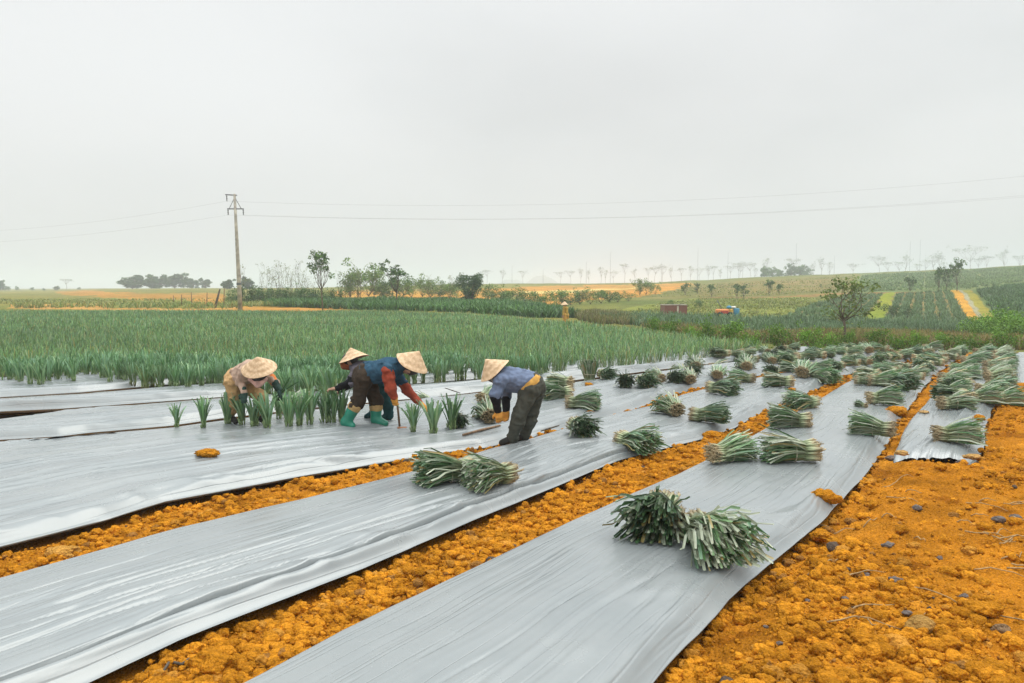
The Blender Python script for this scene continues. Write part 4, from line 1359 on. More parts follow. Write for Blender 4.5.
def tree_to(meshes, name, label, cat, px, top_y, D, h_mesh, **kw):
    return place_tree(meshes, name, label, cat, px, 0, D, row_of(px, D) - top_y, h_mesh, **kw)


# far flat-topped trees on the horizon
flatT = [tree_meshes(300 + i, 12, 7.6 + 0.5 * (i % 3), 2.8 + 0.5 * (i % 4), 7 + i % 3, 340, 0.2, [(0.10, 0.11, 0.07), (0.12, 0.12, 0.08), (0.08, 0.095, 0.06)], 0.13, 'flat', 0.42) for i in range(6)]
thinT = [tree_meshes(320 + i, 12, 6.5, 2.0, 8, 240, 0.19, [(0.09, 0.11, 0.065), (0.11, 0.12, 0.075)], 0.12, 'upright', 0.35) for i in range(4)]
hz = [(487, 270), (503, 269), (523, 271), (560, 272), (580, 268), (600, 267), (613, 271), (624, 264), (634, 268), (648, 268), (655, 267), (670, 267), (690, 266), (698, 268), (713, 266), (720, 268), (737, 263), (740, 265), (755, 267),
      (766, 258), (777, 270), (792, 259), (820, 257), (852, 264), (877, 257), (886, 262), (905, 254), (916, 264), (932, 256), (937, 251), (942, 262), (967, 247), (985, 256), (1001, 249), (1017, 256), (570, 271), (588, 270), (606, 270), (662, 265), (681, 268), (707, 265), (729, 266), (749, 263), (811, 263), (829, 262), (897, 262), (925, 260), (955, 258), (976, 258)]
for i, (a, ty) in enumerate(hz):
    D = 740 + (i * 37 % 90)
    mm = (flatT + thinT)[(i * 7 + i // 5) % 10]
    tree_to(mm, 'thin_tree', 'thin bare trunked tree with a sparse crown on the hazy horizon', 'tree', a, ty, D, 12, group='thin trees along the hazy horizon', zoff=-0.3)
gt = [tree_meshes(340 + i, 6, 1.6, 2.4, 9, 1300, 0.27, MG, 0.15, 'round', 0.36) for i in range(2)]
for i, (a, ty) in enumerate([(764, 265), (772, 267), (779, 268), (790, 264), (799, 263), (806, 267)]):
    tree_to(gt[i % 2], 'leafy_tree', 'round leafy tree of the green clump on the skyline', 'tree', a, ty, 360 + 8 * i, 6, group='green tree clump on the skyline', zoff=-0.2)
# lamp posts far off along the skyline
for i, (a, ty) in enumerate([(543, 269), (586, 262), (610, 252), (661, 262), (697, 248), (727, 252), (742, 262), (795, 243), (833, 256), (908, 241), (918, 240), (512, 266)]):
    D = 720 + 6 * i
    x = (a - CX) / FPX * D; z0 = ground_z(x, D); h = float(P(a, ty, D)[2]) - z0
    t = thing('lamp_post', 'tall thin lamp post standing on the hazy skyline', 'lamp post', (x, D, z0 - 0.2), 0, 'lamp posts along the skyline')
    V, F = tube_arr([(0, 0, 0), (0, 0, h * 0.6), (0, 0, h)], [0.2, 0.16, 0.10], 6); link('post', np_mesh('post', V, F, M['steel']), t)
    V, F = tube_arr([(0, 0, h - 0.1), (0.8, 0, h + 0.25), (1.9, 0, h + 0.3)], [0.06, 0.05, 0.09], 6); link('lamp_arm', np_mesh('lamp_arm', V, F, M['steel']), t)

# left horizon clusters
dk = [tree_meshes(360 + i, 6, 0.5, 2.7, 15, 3000, 0.34, DG, 0.16, 'round', 0.36) for i in range(3)]
for i, (a, ty, wf, lab) in enumerate([
        (134, 276, 1.25, 'broad dark tree at the left end of the horizon clump'), (152, 278, 0.9, 'gap toothed dark tree second in the horizon clump'),
        (160, 276, 0.95, 'dark tree in the middle of the horizon clump'), (176, 275, 1.1, 'tallest tree of the horizon clump, mid green'),
        (193, 278, 0.9, 'light green tree right of the tallest in the horizon clump'), (206, 279, 0.8, 'pale greyish tree at the right end of the horizon clump')]):
    tree_to(dk[i % 3], 'broad_tree', lab, 'tree', a, ty, 340 + 9 * i, 6, group='tree clump on the left horizon', zoff=-0.1, wfac=wf * 1.65)
for i, (a, ty, lab) in enumerate([(228, 280, 'dark rounded tree left of the utility pole'), (248, 278, 'dark rounded tree right behind the utility pole')]):
    tree_to(dk[i], 'broad_tree', lab, 'tree', a, ty, 240, 6, zoff=-0.1, wfac=1.35, group='dark trees behind the utility pole')
for i, (a, ty, m, wf) in enumerate([(2, 281, dk[0], 0.8), (9, 285, gt[0], 1.0), (18, 286, gt[1], 1.0), (33, 286.5, gt[0], 1.2), (45, 288, dk[1], 1.3), (58, 286, dk[2], 1.2), (80, 287, gt[1], 1.6), (92, 288.5, gt[0], 1.5)]):
    tree_to(m, 'leafy_tree', 'low leafy tree along the far left horizon', 'tree', a, ty, 390, 6, group='low trees along the far left horizon', zoff=-0.2, wfac=wf)
tree_to(flatT[1], 'flat_tree', 'flat crowned tree rising above low trees on the far left horizon', 'tree', 67, 279, 390, 12, zoff=-0.2, wfac=1.8)

# saplings, shrubs and trees at the back of the field
sap = [tree_meshes(400 + i, 3.2, 0.5, 0.45, 7, 90, 0.05, [(0.16, 0.16, 0.09), (0.12, 0.13, 0.07)], 0.025, 'upright', 0.5) for i in range(4)]
shr = [tree_meshes(420 + i, 1.6, 0.2, 0.9, 10, 1100, 0.075, DG + MG, 0.03, 'round', 0.42) for i in range(4)]
shl = [tree_meshes(440 + i, 1.8, 0.2, 0.9, 10, 900, 0.075, MG + LG, 0.03, 'upright', 0.42) for i in range(3)]
for i, (a, ty) in enumerate([(244, 264), (262, 272), (267, 266), (272, 264), (277, 263), (281, 266), (285, 263), (290, 269), (294, 265), (299, 262), (304, 271), (308, 274), (313, 276), (340, 272), (345, 276), (356, 268), (362, 272), (429, 276), (437, 279), (453, 273)]):
    tree_to(sap[i % 4], 'bare_sapling', 'thin nearly bare sapling in the thicket near the utility pole' if a < 320 else 'thin nearly bare sapling in the scrub right of the first tree', 'sapling', a, ty, 84 + (i * 5 % 9), 3.2, group='bare saplings at the back of the field')
for i, (a, ty) in enumerate([(246, 281), (252, 287), (259, 285), (266, 283), (273, 285), (280, 284), (287, 286), (294, 283), (301, 285), (308, 283), (316, 284), (330, 286), (336, 285), (234, 284)]):
    tree_to(shr[i % 4], 'shrub', 'dark green shrub in the thicket right of the utility pole', 'shrub', a, ty + 5, 80 + (i * 3 % 5), 1.6, group='thicket shrubs beside the pole')
for i, (a, ty, m) in enumerate([(350, 277, shl[0]), (358, 272, shl[1]), (368, 270, shl[2]), (375, 276, shl[0]), (384, 280, shr[1]), (392, 276, shr[2]), (404, 278, shr[0]), (412, 281, shl[2]), (422, 280, shl[1]), (431, 282, shl[0]), (440, 281, shr[3]), (449, 284, shl[1]), (456, 286, shl[2])]):
    tree_to(m, 'shrub', 'light green shrub in front of the orange bank', 'shrub', a, ty, 104 + (i * 7 % 12), 1.7, group='shrubs before the orange bank')
tA = tree_meshes(463, 4.4, 1.8, 0.95, 13, 900, 0.095, MG + DG, 0.06, 'upright', 0.3)
tree_to(tA, 'young_tree', 'slender young tree with open crown right of the utility pole', 'tree', 323, 253, 66, 4.4, rz=0.4)
tB = tree_meshes(466, 4.6, 1.6, 1.15, 7, 480, 0.11, MG + DG, 0.06, 'upright', 0.27)
tree_to(tB, 'young_tree', 'forked young tree with two leafy tufts above the shrubs', 'tree', 396, 257, 74, 4.6, rz=2.0, wfac=1.35)
tC = tree_meshes(470, 3.0, 0.6, 1.3, 16, 4200, 0.09, DG, 0.07, 'round', 0.4)
tree_to(tC, 'bushy_tree', 'round dense dark green tree before the orange ground', 'tree', 470, 274, 84, 3.0, rz=1.0)
for i, (a, ty, m, D) in enumerate([(488, 286, shl[0], 100), (499, 290, shr[0], 92), (508, 291, shl[1], 88), (518, 291, shl[2], 86), (527, 291, shr[1], 84), (536, 294, shl[0], 82), (545, 296, shl[1], 80),
                                   (560, 291, shl[1], 84), (570, 291, shr[3], 90), (580, 292, shl[0], 92), (590, 292, shl[2], 92), (600, 291, shl[1], 94), (609, 291, shr[2], 96), (618, 293, shl[0], 98), (628, 294, shl[2], 100)]):
    tree_to(m, 'shrub', 'bushy green shrub below the bare orange ground', 'shrub', a, ty, D, 1.7, group='shrubs below the orange ground', wfac=1.3)
for i, (a, ty, D) in enumerate([(640, 280, 128), (646, 281, 130), (655, 285, 132)]):
    tree_to(shl[i], 'shrub', 'tall olive shrub at the right end of the orange ground', 'shrub', a, ty, D, 1.8, group='tall olive shrubs by the orange ground', wfac=0.9)
# hillside
tD = tree_meshes(480, 2.7, 1.15, 0.85, 9, 620, 0.07, [(0.13, 0.17, 0.06), (0.17, 0.19, 0.07), (0.10, 0.135, 0.05)], 0.05, 'round', 0.34)
tree_to(tD, 'young_tree', 'open crowned young tree before the hillside crop rows', 'tree', 845, 275, 31, 2.7, rz=0.3, wfac=1.15)
smt = [tree_meshes(490 + i, 2.6, 0.6, 0.7, 8, 420, 0.13, MG + DG, 0.05, 'upright', 0.42) for i in range(3)]
for i, (a, ty, D, lab) in enumerate([
        (685, 282, 125, 'small dark tree farthest left on the brown terrace'), (697, 284, 130, 'slim tree second from left on the brown terrace'), (711, 285, 120, 'slim tree at the brown terrace left of the farm machine'),
        (736, 283, 112, 'pale slim sapling above the farm machine'), (743, 286, 108, 'dark stubby tree right above the farm machine'), (769, 281, 120, 'left tree of the close pair on the terrace edge'),
        (778, 283, 120, 'right tree of the close pair on the terrace edge'), (820, 284, 150, 'faint shrub high on the brown slope'),
        (909, 278, 117, 'short leaning tree on the terrace line of the hillside'), (937, 266, 119, 'left tree of the hillside trio above the dirt track'),
        (946, 270, 121, 'middle tree of the hillside trio above the dirt track'), (956, 262, 119, 'tallest tree of the hillside trio above the dirt track')]):
    tree_to(smt[i % 3], 'small_tree', lab, 'tree', a, ty, D, 2.6, wfac=1.0 if a < 930 else 0.75)
for i, (a, ty) in enumerate([(699, 300), (670, 300), (783, 304), (908, 306), (891, 304), (918, 313), (898, 317)]):
    tree_to(shr[i % 4], 'shrub', 'tiny lone shrub dotted on the meadow or crop rows', 'shrub', a, ty, 74 if a > 880 else 84, 1.6, group='lone shrubs on the slope')
shy = [tree_meshes(510 + i, 0.9, 0.1, 0.5, 9, 900, 0.05, YG, 0.02, 'round', 0.5) for i in range(3)]
for i, (a, ty, D, wf) in enumerate([(654, 318, 34, .9), (672, 321, 32, .9), (690, 322, 32, 1), (708, 322, 30, 1), (730, 322, 29, 1.3), (752, 327, 28, .8), (780, 326, 27.5, 1.1), (811, 328, 28, 1.1), (832, 328, 29, 1), (848, 331, 29, .8), (877, 329, 30, 1.2), (899, 329, 30, 1.0),
                                     (920, 332, 30, 1.0), (944, 332, 30, 1.0), (967, 330, 29, 1.4), (1007, 331, 29, 1.2)]):
    tree_to(shy[i % 3], 'shrub', 'low bright green shrub in the weedy strip behind the beds', 'shrub', a, ty, D, 0.9, group='bright shrubs in the weedy strip', wfac=wf * 0.75)
shb = [tree_meshes(520 + i, 1.4, 0.15, 0.9, 10, 1700, 0.07, YG, 0.03, 'round', 0.42) for i in range(3)]
for i, (a, ty, D) in enumerate([(984, 318, 44), (993, 314, 46), (1003, 317, 42), (1012, 313, 45), (1022, 316, 41), (1036, 314, 43), (988, 324, 38), (1000, 325, 37), (1013, 323, 36), (1026, 326, 36)]):
    tree_to(shb[i % 3], 'bush', 'leafy bright green bush in the mass at the right edge', 'bush', a, ty, D, 1.4, group='bright bushes at the right edge', wfac=1.1)

# ------------------------------------------------------------------ utility pole and wires
DP = 66.0
bx = (240.5 - CX) / FPX * DP
bz = ground_z(bx, DP)
top = P(234.5, 194, DP)
pole = thing('utility_pole', 'tall slightly leaning concrete power pole at the back of the field', 'utility pole', (bx, DP, bz - 0.1))
o = np.array([bx, DP, bz - 0.1])
pt = top - o
H = pt[2]
lean = np.array([pt[0], 0, 0]) / H


def pl(z, dx=0, dy=0): return lean * z + np.array([dx, dy, z])


V, F = tube_arr([pl(0), pl(H * .3), pl(H * .7), pl(H)], [0.19, 0.165, 0.125, 0.095], 10); link('shaft', np_mesh('shaft', V, F, M['concrete']), pole)
zc = H * 0.875
V, F = tube_arr([pl(zc, -.65), pl(zc, .70)], 0.05, 4); link('crossarm', np_mesh('crossarm', V, F, M['steel']), pole)
V, F = tube_arr([pl(H - .05, -.75, 0), pl(H - .1, .2, 0)], 0.05, 4); link('top_arm', np_mesh('top_arm', V, F, M['steel']), pole)
for s in (-1, 1):
    V, F = tube_arr([pl(H - .35, s * .05), pl(zc, s * .5)], 0.025, 4); link('brace', np_mesh('brace', V, F, M['steel']), pole)
ends = []
for (z, dx) in ((zc, -.6), (zc, .65), (H - .08, -.65)):
    pts = [pl(z - 0.03, dx), pl(z - .2, dx), pl(z - .5, dx)]
    V, F = tube_arr([pts[0], pl(z - .12, dx), pl(z - .2, dx), pl(z - .3, dx), pl(z - .4, dx), pts[2]], [.02, .06, .03, .06, .03, .05], 6)
    link('insulator', np_mesh('insulator', V, F, M['steel']), pole); ends.append(o + pts[2])
V, F = tube_arr([pl(2.2), pl(2.28), pl(2.4)], [0.20, .205, .20], 10, cap=False); link('band', np_mesh('band', V, F, M['steel']), pole)


def wire(label, a, b, sag, n=40):
    pts = [np.array(a) * (1 - t) + np.array(b) * t - np.array([0, 0, sag * 4 * t * (1 - t)]) for t in np.linspace(0, 1, n)]
    V, F = tube_arr(pts, 0.0062, 4)
    tag(link('power_line', np_mesh('power_line', V - pts[0], F, M['wire']), loc=pts[0]), label, 'power line', 'overhead power lines')


wire('upper power line running right from the pole', ends[2], P(1130, 165, 60), 1.35)
wire('lower power line running right from the pole', ends[1], P(1130, 186, 60), 1.15)
wire('lower power line just under its twin running right', ends[0], P(1130, 188, 62), 1.15)
wire('upper power line running left from the pole', ends[2], P(-120, 231, 95), 1.0)
wire('lower power line running left from the pole', ends[0], P(-120, 244, 95), 0.8)

# fence posts
for i, (a, y0, y1, lx, lab) in enumerate([(192, 293, 305, 0, 'thin upright fence post farthest left'), (207, 293, 305, .05, 'thin fence post second from left'), (182, 296, 306, 0, 'short fence post on the dirt at left'),
                                           (224, 289, 305, .05, 'upright fence post just left of the pole'), (174, 297, 306, 0, 'tiny fence post left of the short one')]):
    D = 73; x = (a - CX) / FPX * D; z = ground_z(x, D); h = (y1 - y0) * D / FPX + 0.2
    stick('fence_post', lab, 'fence post', [(x, D, z - 0.1), (x + lx * h / 2, D, z + h / 2), (x + lx * h, D, z + h)], [0.045, 0.04, 0.035], M['wood'], 'fence posts left of the pole')
D = 71; x = (215 - CX) / FPX * D; z = ground_z(x, D)
stick('fence_post', 'dark post leaning to the right beside the pole', 'fence post', [(x, D, z - .1), (x + .25, D, z + .8), (x + .5, D, z + 1.65)], [.1, .09, .07], M['darkwood'], 'fence posts left of the pole')

def D_for(px, row):
    Ds = np.linspace(34, 110, 400)
    r = np.array([row_of(px, float(d)) for d in Ds])
    return float(Ds[np.argmin(np.abs(r - row))])


# ------------------------------------------------------------------ brick box and farm machine
M['brick'] = None
m, nt, b_, out = new_mat('red_brick')
tc = N(nt, 'ShaderNodeTexCoord'); br = N(nt, 'ShaderNodeTexBrick'); br.inputs['Scale'].default_value = 5
br.inputs['Color1'].default_value = (0.22, 0.075, 0.05, 1); br.inputs['Color2'].default_value = (0.16, 0.055, 0.04, 1); br.inputs['Mortar'].default_value = (0.22, 0.15, 0.11, 1)
mp = N(nt, 'ShaderNodeMapping'); mp.inputs['Rotation'].default_value = (PI / 2, 0, 0)
nt.links.new(tc.outputs['Object'], mp.inputs[0]); nt.links.new(mp.outputs[0], br.inputs['Vector']); nt.links.new(br.outputs['Color'], b_.inputs['Base Color']); b_.inputs['Roughness'].default_value = 0.9
M['brick'] = m
D = D_for(673.5, 316.5); x = (673.5 - CX) / FPX * D; z = ground_z(x, D)
t = thing('brick_tank', 'low red brown brick box with pale rim at the lower edge of the meadow', 'brick tank', (x, D, z - 0.1), 0.08)
h = 1.0
for (cx_, cy_, sx, sy) in ((0, -.6, 1.8, .12), (0, .6, 1.8, .12), (-.84, 0, .12, 1.076), (.84, 0, .12, 1.076)):
    V, F = box_arr((cx_, cy_, h / 2), (sx, sy, h)); link('wall', np_mesh('wall', V, F, M['brick'], smooth=False), t)
for (cx_, cy_, sx, sy) in ((0, -.6, 1.86, .18), (0, .6, 1.86, .18), (-.84, 0, .18, 1.0), (.84, 0, .18, 1.0)):
    V, F = box_arr((cx_, cy_, h + .035), (sx, sy, .06)); link('rim', np_mesh('rim', V, F, M['concrete'], smooth=False), t)
V, F = box_arr((0.15, -.675, h / 2), (.14, .024, h * .9)); link('pier', np_mesh('pier', V, F, M['concrete'], smooth=False), t)

cO = simple_mat('orange_paint', (0.62, 0.22, 0.05), 0.5, 0.4, 10, 0.2, 0); cR = simple_mat('red_paint', (0.42, 0.07, 0.04), 0.5, 0.4, 10, 0.2, 0)
cB = simple_mat('blue_drum', (0.05, 0.22, 0.34), 0.5, 0.4, 10, 0.2, 0); cW = simple_mat('white_sack', (0.70, 0.66, 0.60), 0.8, 0.2, 12, 0.15, 0.3); cT = simple_mat('tyre_rubber', (0.02, 0.02, 0.02), 0.8, 0.2, 20, 0.2, 0.2); cY = simple_mat('yellow_paint', (0.60, 0.36, 0.06), 0.5, 0.4, 10, 0.2, 0)
D = D_for(727, 319.5); x = (727 - CX) / FPX * D; z = ground_z(x, D)
t = thing('farm_machine', 'small orange and blue farm machine with slanted handle on the meadow', 'farm machine', (x, D, z + 0.05))
V, F = box_arr((-.35, 0, .55), (1.0, .55, .36), 0, .08); link('body', np_mesh('body', V, F, cO, smooth=False), t)
V, F = box_arr((-.25, -.29, .50), (.55, .06, .22), 0, .02); link('engine', np_mesh('engine', V, F, cR, smooth=False), t)
V, F = box_arr((.28, 0, .55), (.26, .5, .36), 0, .05); link('gearbox', np_mesh('gearbox', V, F, cY, smooth=False), t)
V, F = tube_arr([(.66, 0, .12), (.66, 0, .18), (.66, 0, .72), (.66, 0, .78)], [.22, .25, .25, .22], 14); link('tank', np_mesh('tank', V, F, cB), t)
V, F = tube_arr([(.15, 0, .76), (.15, 0, .80), (.15, 0, .90), (.15, 0, .98)], [.16, .22, .20, .08], 12); link('seat', np_mesh('seat', V, F, cB), t)
V, F = box_arr((.45, -.05, .86), (.36, .3, .18), .2, .07); link('sack', np_mesh('sack', V, F, cW), t)
V, F = tube_arr([(-.35, .1, .7), (-.55, .1, 1.1), (-.72, .1, 1.38)], [.03, .03, .035], 6); link('handle', np_mesh('handle', V, F, M['steel']), t)
for wx in (-.6, .15):
    for wy in (-.36, .36):
        V, F = tube_arr([(wx, wy - .07, .26), (wx, wy - .05, .26), (wx, wy + .05, .26), (wx, wy + .07, .26)], [.2, .26, .26, .2], 16)
        w = link('wheel', np_mesh('wheel', V, F, cT), t)
        V, F = tube_arr([(wx, wy - .085, .26), (wx, wy + .085, .26)], [.1, .1], 10); link('rim', np_mesh('rim', V, F, cY), w)

# faint hills
for i, (a0, a1, ty) in enumerate([(522, 562, 276), (492, 530, 279)]):
    D = 2300; n = 24
    xs_ = np.linspace((a0 - CX) / FPX * D, (a1 - CX) / FPX * D, n); hs = []
    V = []; F = []
    m = 14
    hmax = float(P(512, ty, D)[2]) - 2
    for j in range(m):
        yy = D - 150 + 300 * j / (m - 1)
        for k in range(n):
            e = math.sin(PI * k / (n - 1)) ** 0.8 * math.sin(PI * j / (m - 1)) ** 0.8
            V.append((xs_[k], yy, 2 + hmax * e * (0.85 + 0.3 * float(vn2(np.array(k * .4), np.array(j * .4), 5 + i))) - 1))
    for j in range(m - 1):
        for k in range(n - 1):
            F.append((j * n + k, j * n + k + 1, (j + 1) * n + k + 1, (j + 1) * n + k))
    V = np.array(V)
    tag(link('hill', np_mesh('hill', V, F, M['ground'], np.tile(np.array((0.08, 0.11, 0.07)), (len(V), 1)))), kind='structure')


# ------------------------------------------------------------------ people: soft implicit bodies meshed by surface nets
def surface_nets(d, org, h):
    nx, ny, nz = d.shape
    s = d < 0
    corner = [s[i:nx - 1 + i, j:ny - 1 + j, k:nz - 1 + k] for i in (0, 1) for j in (0, 1) for k in (0, 1)]
    cnt = sum(c.astype(np.int8) for c in corner)
    act = (cnt > 0) & (cnt < 8)
    I = np.argwhere(act)
    vid = -np.ones(act.shape, np.int64); vid[act] = np.arange(len(I))
    offs = np.array([(i, j, k) for i in (0, 1) for j in (0, 1) for k in (0, 1)])
    D8 = np.stack([d[I[:, 0] + o[0], I[:, 1] + o[1], I[:, 2] + o[2]] for o in offs], 1)
    acc = np.zeros((len(I), 3)); n = np.zeros(len(I))
    for a in range(8):
        for b in range(a + 1, 8):
            if np.abs(offs[a] - offs[b]).sum() != 1: continue
            da, db = D8[:, a], D8[:, b]
            c = (da < 0) != (db < 0)
            t = np.where(c, da / np.where(c, da - db, 1), 0)
            acc += np.where(c[:, None], offs[a] + (offs[b] - offs[a]) * t[:, None], 0); n += c
    V = (I + acc / n[:, None]) * h + org
    F = []
    for ax in range(3):
        o1, o2 = [(0, 1, 0), (0, 0, 1)] if ax == 0 else ([(0, 0, 1), (1, 0, 0)] if ax == 1 else [(1, 0, 0), (0, 1, 0)])
        sl0 = [slice(None)] * 3; sl1 = [slice(None)] * 3
        sl0[ax] = slice(0, -1); sl1[ax] = slice(1, None)
        ch = s[tuple(sl0)] != s[tuple(sl1)]
        E = np.argwhere(ch)
        E = E[(E > 0).all(1) | ((E[:, ax] >= 0) & np.all(np.delete(E, ax, 1) > 0, axis=1))]
        lim = np.array([nx - 1, ny - 1, nz - 1])
        E = E[(E < lim).all(1)]
        o1 = np.array(o1); o2 = np.array(o2)
        q = np.stack([vid[tuple((E - o1 - o2).T)], vid[tuple((E - o2).T)], vid[tuple(E.T)], vid[tuple((E - o1).T)]], 1)
        inside = s[tuple(E.T)]
        q = np.where(inside[:, None], q, q[:, ::-1])
        F.append(q[(q >= 0).all(1)])
    return V, np.concatenate(F)


def implicit(prims, h=0.01, k=0.03, noise=0.0, nscale=14, seed=0):
    """prims: (a, b, ra, rb[, axis, stretch]) round cones, blended"""
    pts = np.array([p for pr in prims for p in (pr[0], pr[1])]); rm = max(max(pr[2], pr[3]) * (pr[5] if len(pr) > 4 else 1) for pr in prims)
    lo = pts.min(0) - rm - 4 * h - k; hi = pts.max(0) + rm + 4 * h + k
    n = np.ceil((hi - lo) / h).astype(int) + 1
    d = np.full(n, 0.2, np.float32)
    ax = [lo[i] + h * np.arange(n[i]) for i in range(3)]
    for pr in prims:
        a, b, ra, rb = np.array(pr[0], float), np.array(pr[1], float), pr[2], pr[3]
        st = pr[5] if len(pr) > 4 else 1.0
        m = max(ra, rb) * st + k + 3 * h
        i0 = np.clip(np.floor((np.minimum(a, b) - m - lo) / h).astype(int), 0, n - 1); i1 = np.clip(np.ceil((np.maximum(a, b) + m - lo) / h).astype(int) + 1, 1, n)
        gx, gy, gz = np.meshgrid(*[ax[i][i0[i]:i1[i]] for i in range(3)], indexing='ij')
        p = np.stack([gx, gy, gz], -1) - a
        ba = b - a
        t = np.clip((p @ ba) / max(ba @ ba, 1e-9), 0, 1)
        q = p - t[..., None] * ba
        if len(pr) > 4:
            A = np.array(pr[4], float); A /= np.linalg.norm(A)
            c = q @ A
            q = q - (c * (1 - 1 / st))[..., None] * A
        dd = np.sqrt((q ** 2).sum(-1)) - (ra + (rb - ra) * t)
        sub = d[i0[0]:i1[0], i0[1]:i1[1], i0[2]:i1[2]]
        hh = np.clip(0.5 + 0.5 * (sub - dd) / k, 0, 1)
        d[i0[0]:i1[0], i0[1]:i1[1], i0[2]:i1[2]] = sub * (1 - hh) + dd * hh - k * hh * (1 - hh)
    if noise:
        near = np.abs(d) < 0.05
        I = np.argwhere(near); w = lo + I * h
        q1 = vn3(w[:, 0] * nscale, w[:, 1] * nscale, w[:, 2] * nscale * 1.6, seed) - 0.5
        q2 = vn3(w[:, 0] * nscale * 2.3 + 7, w[:, 1] * nscale * 2.3, w[:, 2] * nscale * 2.0, seed + 3) - 0.5
        ridge = (1 - np.abs(2 * (q1)))
        d[near] += (noise * (1.2 * q1 + 0.5 * (ridge ** 2 - 0.4) + q2 * 0.6)).astype(np.float32)
    return surface_nets(d, lo, h)


def hand_prims(wrist, dirv, palm_n, curl, r=1.0, side=1):
    """palm, four fingers and a thumb; palm_n points out of the palm"""
    d = np.array(dirv, float); d /= np.linalg.norm(d)
    nn = np.array(palm_n, float); nn -= (nn @ d) * d; nn /= np.linalg.norm(nn)
    s = np.cross(d, nn) * side
    w = np.array(wrist, float)
    out = [(w, w + d * 0.035, 0.026 * r, 0.024 * r), (w + d * 0.03, w + d * 0.075, 0.022 * r, 0.021 * r, s, 1.7)]
    for i, (off, L) in enumerate(zip((-0.030, -0.010, 0.010, 0.029), (0.068, 0.078, 0.074, 0.058))):
        p = w + d * 0.085 + s * off
        a = 0.25 * curl
        for seg, f in enumerate((0.45, 0.32, 0.23)):
            dd = d * math.cos(a) + nn * math.sin(a)
            q = p + dd * L * f
            out.append((p, q, (0.0095 - 0.001 * seg) * r, (0.0088 - 0.001 * seg) * r))
            p = q; a += 0.75 * curl
    p = w + d * 0.03 - s * 0.030; a = 0
    td = d * 0.55 - s * 0.75 + nn * 0.35 * curl; td /= np.linalg.norm(td)
    q = p + td * 0.04; out.append((p, q, 0.012 * r, 0.0105 * r))
    td2 = d * 0.8 - s * 0.2 + nn * 0.6 * curl; td2 /= np.linalg.norm(td2)
    out.append((q, q + td2 * 0.03, 0.0105 * r, 0.009 * r))
    return out


def hat_mesh(center, axis, R_, h):
    """conical hat: outer and inner shell, wavy rim"""
    ax = np.array(axis, float); ax /= np.linalg.norm(ax)
    u = np.cross(ax, (0.3, 1, 0.1)); u /= np.linalg.norm(u); v = np.cross(ax, u)
    n = 48; rings = []
    prof = [(1.0, 0.0), (0.98, 0.012), (0.8, 0.20), (0.6, 0.41), (0.4, 0.615), (0.2, 0.815), (0.07, 0.95), (0.01, 1.0)]
    for r, t in prof: rings.append((r * R_, t * h))
    inner = [(0.03, 0.90), (0.2, 0.77), (0.4, 0.575), (0.6, 0.375), (0.8, 0.17), (0.985, -0.008)]
    for r, t in inner: rings.append((r * R_, t * h))
    V = []
    for r, t in rings:
        for k in range(n):
            a = 2 * PI * k / n
            rr = r * (1 + 0.012 * math.sin(5 * a + 1) * (r / R_)); tt = t + 0.008 * math.sin(3 * a) * (r / R_)
            V.append(np.array(center) + u * rr * math.cos(a) + v * rr * math.sin(a) + ax * tt)
    F = []
    m = len(rings)
    for j in range(m):
        if j == 7: continue
        for k in range(n):
            k2 = (k + 1) % n; j2 = (j + 1) % m
            F.append((j * n + k, j * n + k2, j2 * n + k2, j2 * n + k))
    return np.array(V), np.array(F)


def straw_mat():
    m, nt, b, out = new_mat('palm_leaf_hat')
    at = N(nt, 'ShaderNodeAttribute', attribute_name='Col')
    sep = N(nt, 'ShaderNodeSeparateColor'); nt.links.new(at.outputs['Color'], sep.inputs[0])
    wv = N(nt, 'ShaderNodeMath', operation='SINE'); ml = N(nt, 'ShaderNodeMath', operation='MULTIPLY'); ml.inputs[1].default_value = 100.0
    nt.links.new(sep.outputs[0], ml.inputs[0]); nt.links.new(ml.outputs[0], wv.inputs[0])
    tc = N(nt, 'ShaderNodeTexCoord'); no = N(nt, 'ShaderNodeTexNoise'); no.inputs['Scale'].default_value = 25; nt.links.new(tc.outputs['Object'], no.inputs['Vector'])
    cr = N(nt, 'ShaderNodeValToRGB')
    cr.color_ramp.elements[0].color = (0.42, 0.27, 0.14, 1); cr.color_ramp.elements[1].color = (0.70, 0.51, 0.32, 1)
    cr.color_ramp.elements[0].position = 0.25; cr.color_ramp.elements[1].position = 0.75
    ad = N(nt, 'ShaderNodeMath', operation='MULTIPLY_ADD'); ad.inputs[1].default_value = 0.10
    nt.links.new(wv.outputs[0], ad.inputs[0]); nt.links.new(no.outputs['Fac'], ad.inputs[2])
    nt.links.new(ad.outputs[0], cr.inputs[0]); nt.links.new(cr.outputs[0], b.inputs['Base Color'])
    bp = N(nt, 'ShaderNodeBump'); bp.inputs['Strength'].default_value = 0.4; bp.inputs['Distance'].default_value = 0.003
    nt.links.new(wv.outputs[0], bp.inputs['Height']); nt.links.new(bp.outputs[0], b.inputs['Normal'])
    b.inputs['Roughness'].default_value = 0.65
    return m


M['straw'] = straw_mat()
HATIN = simple_mat('hat_lining', (0.33, 0.16, 0.08), 0.8, 0.2, 30, 0.2, 0.2, 0.003)


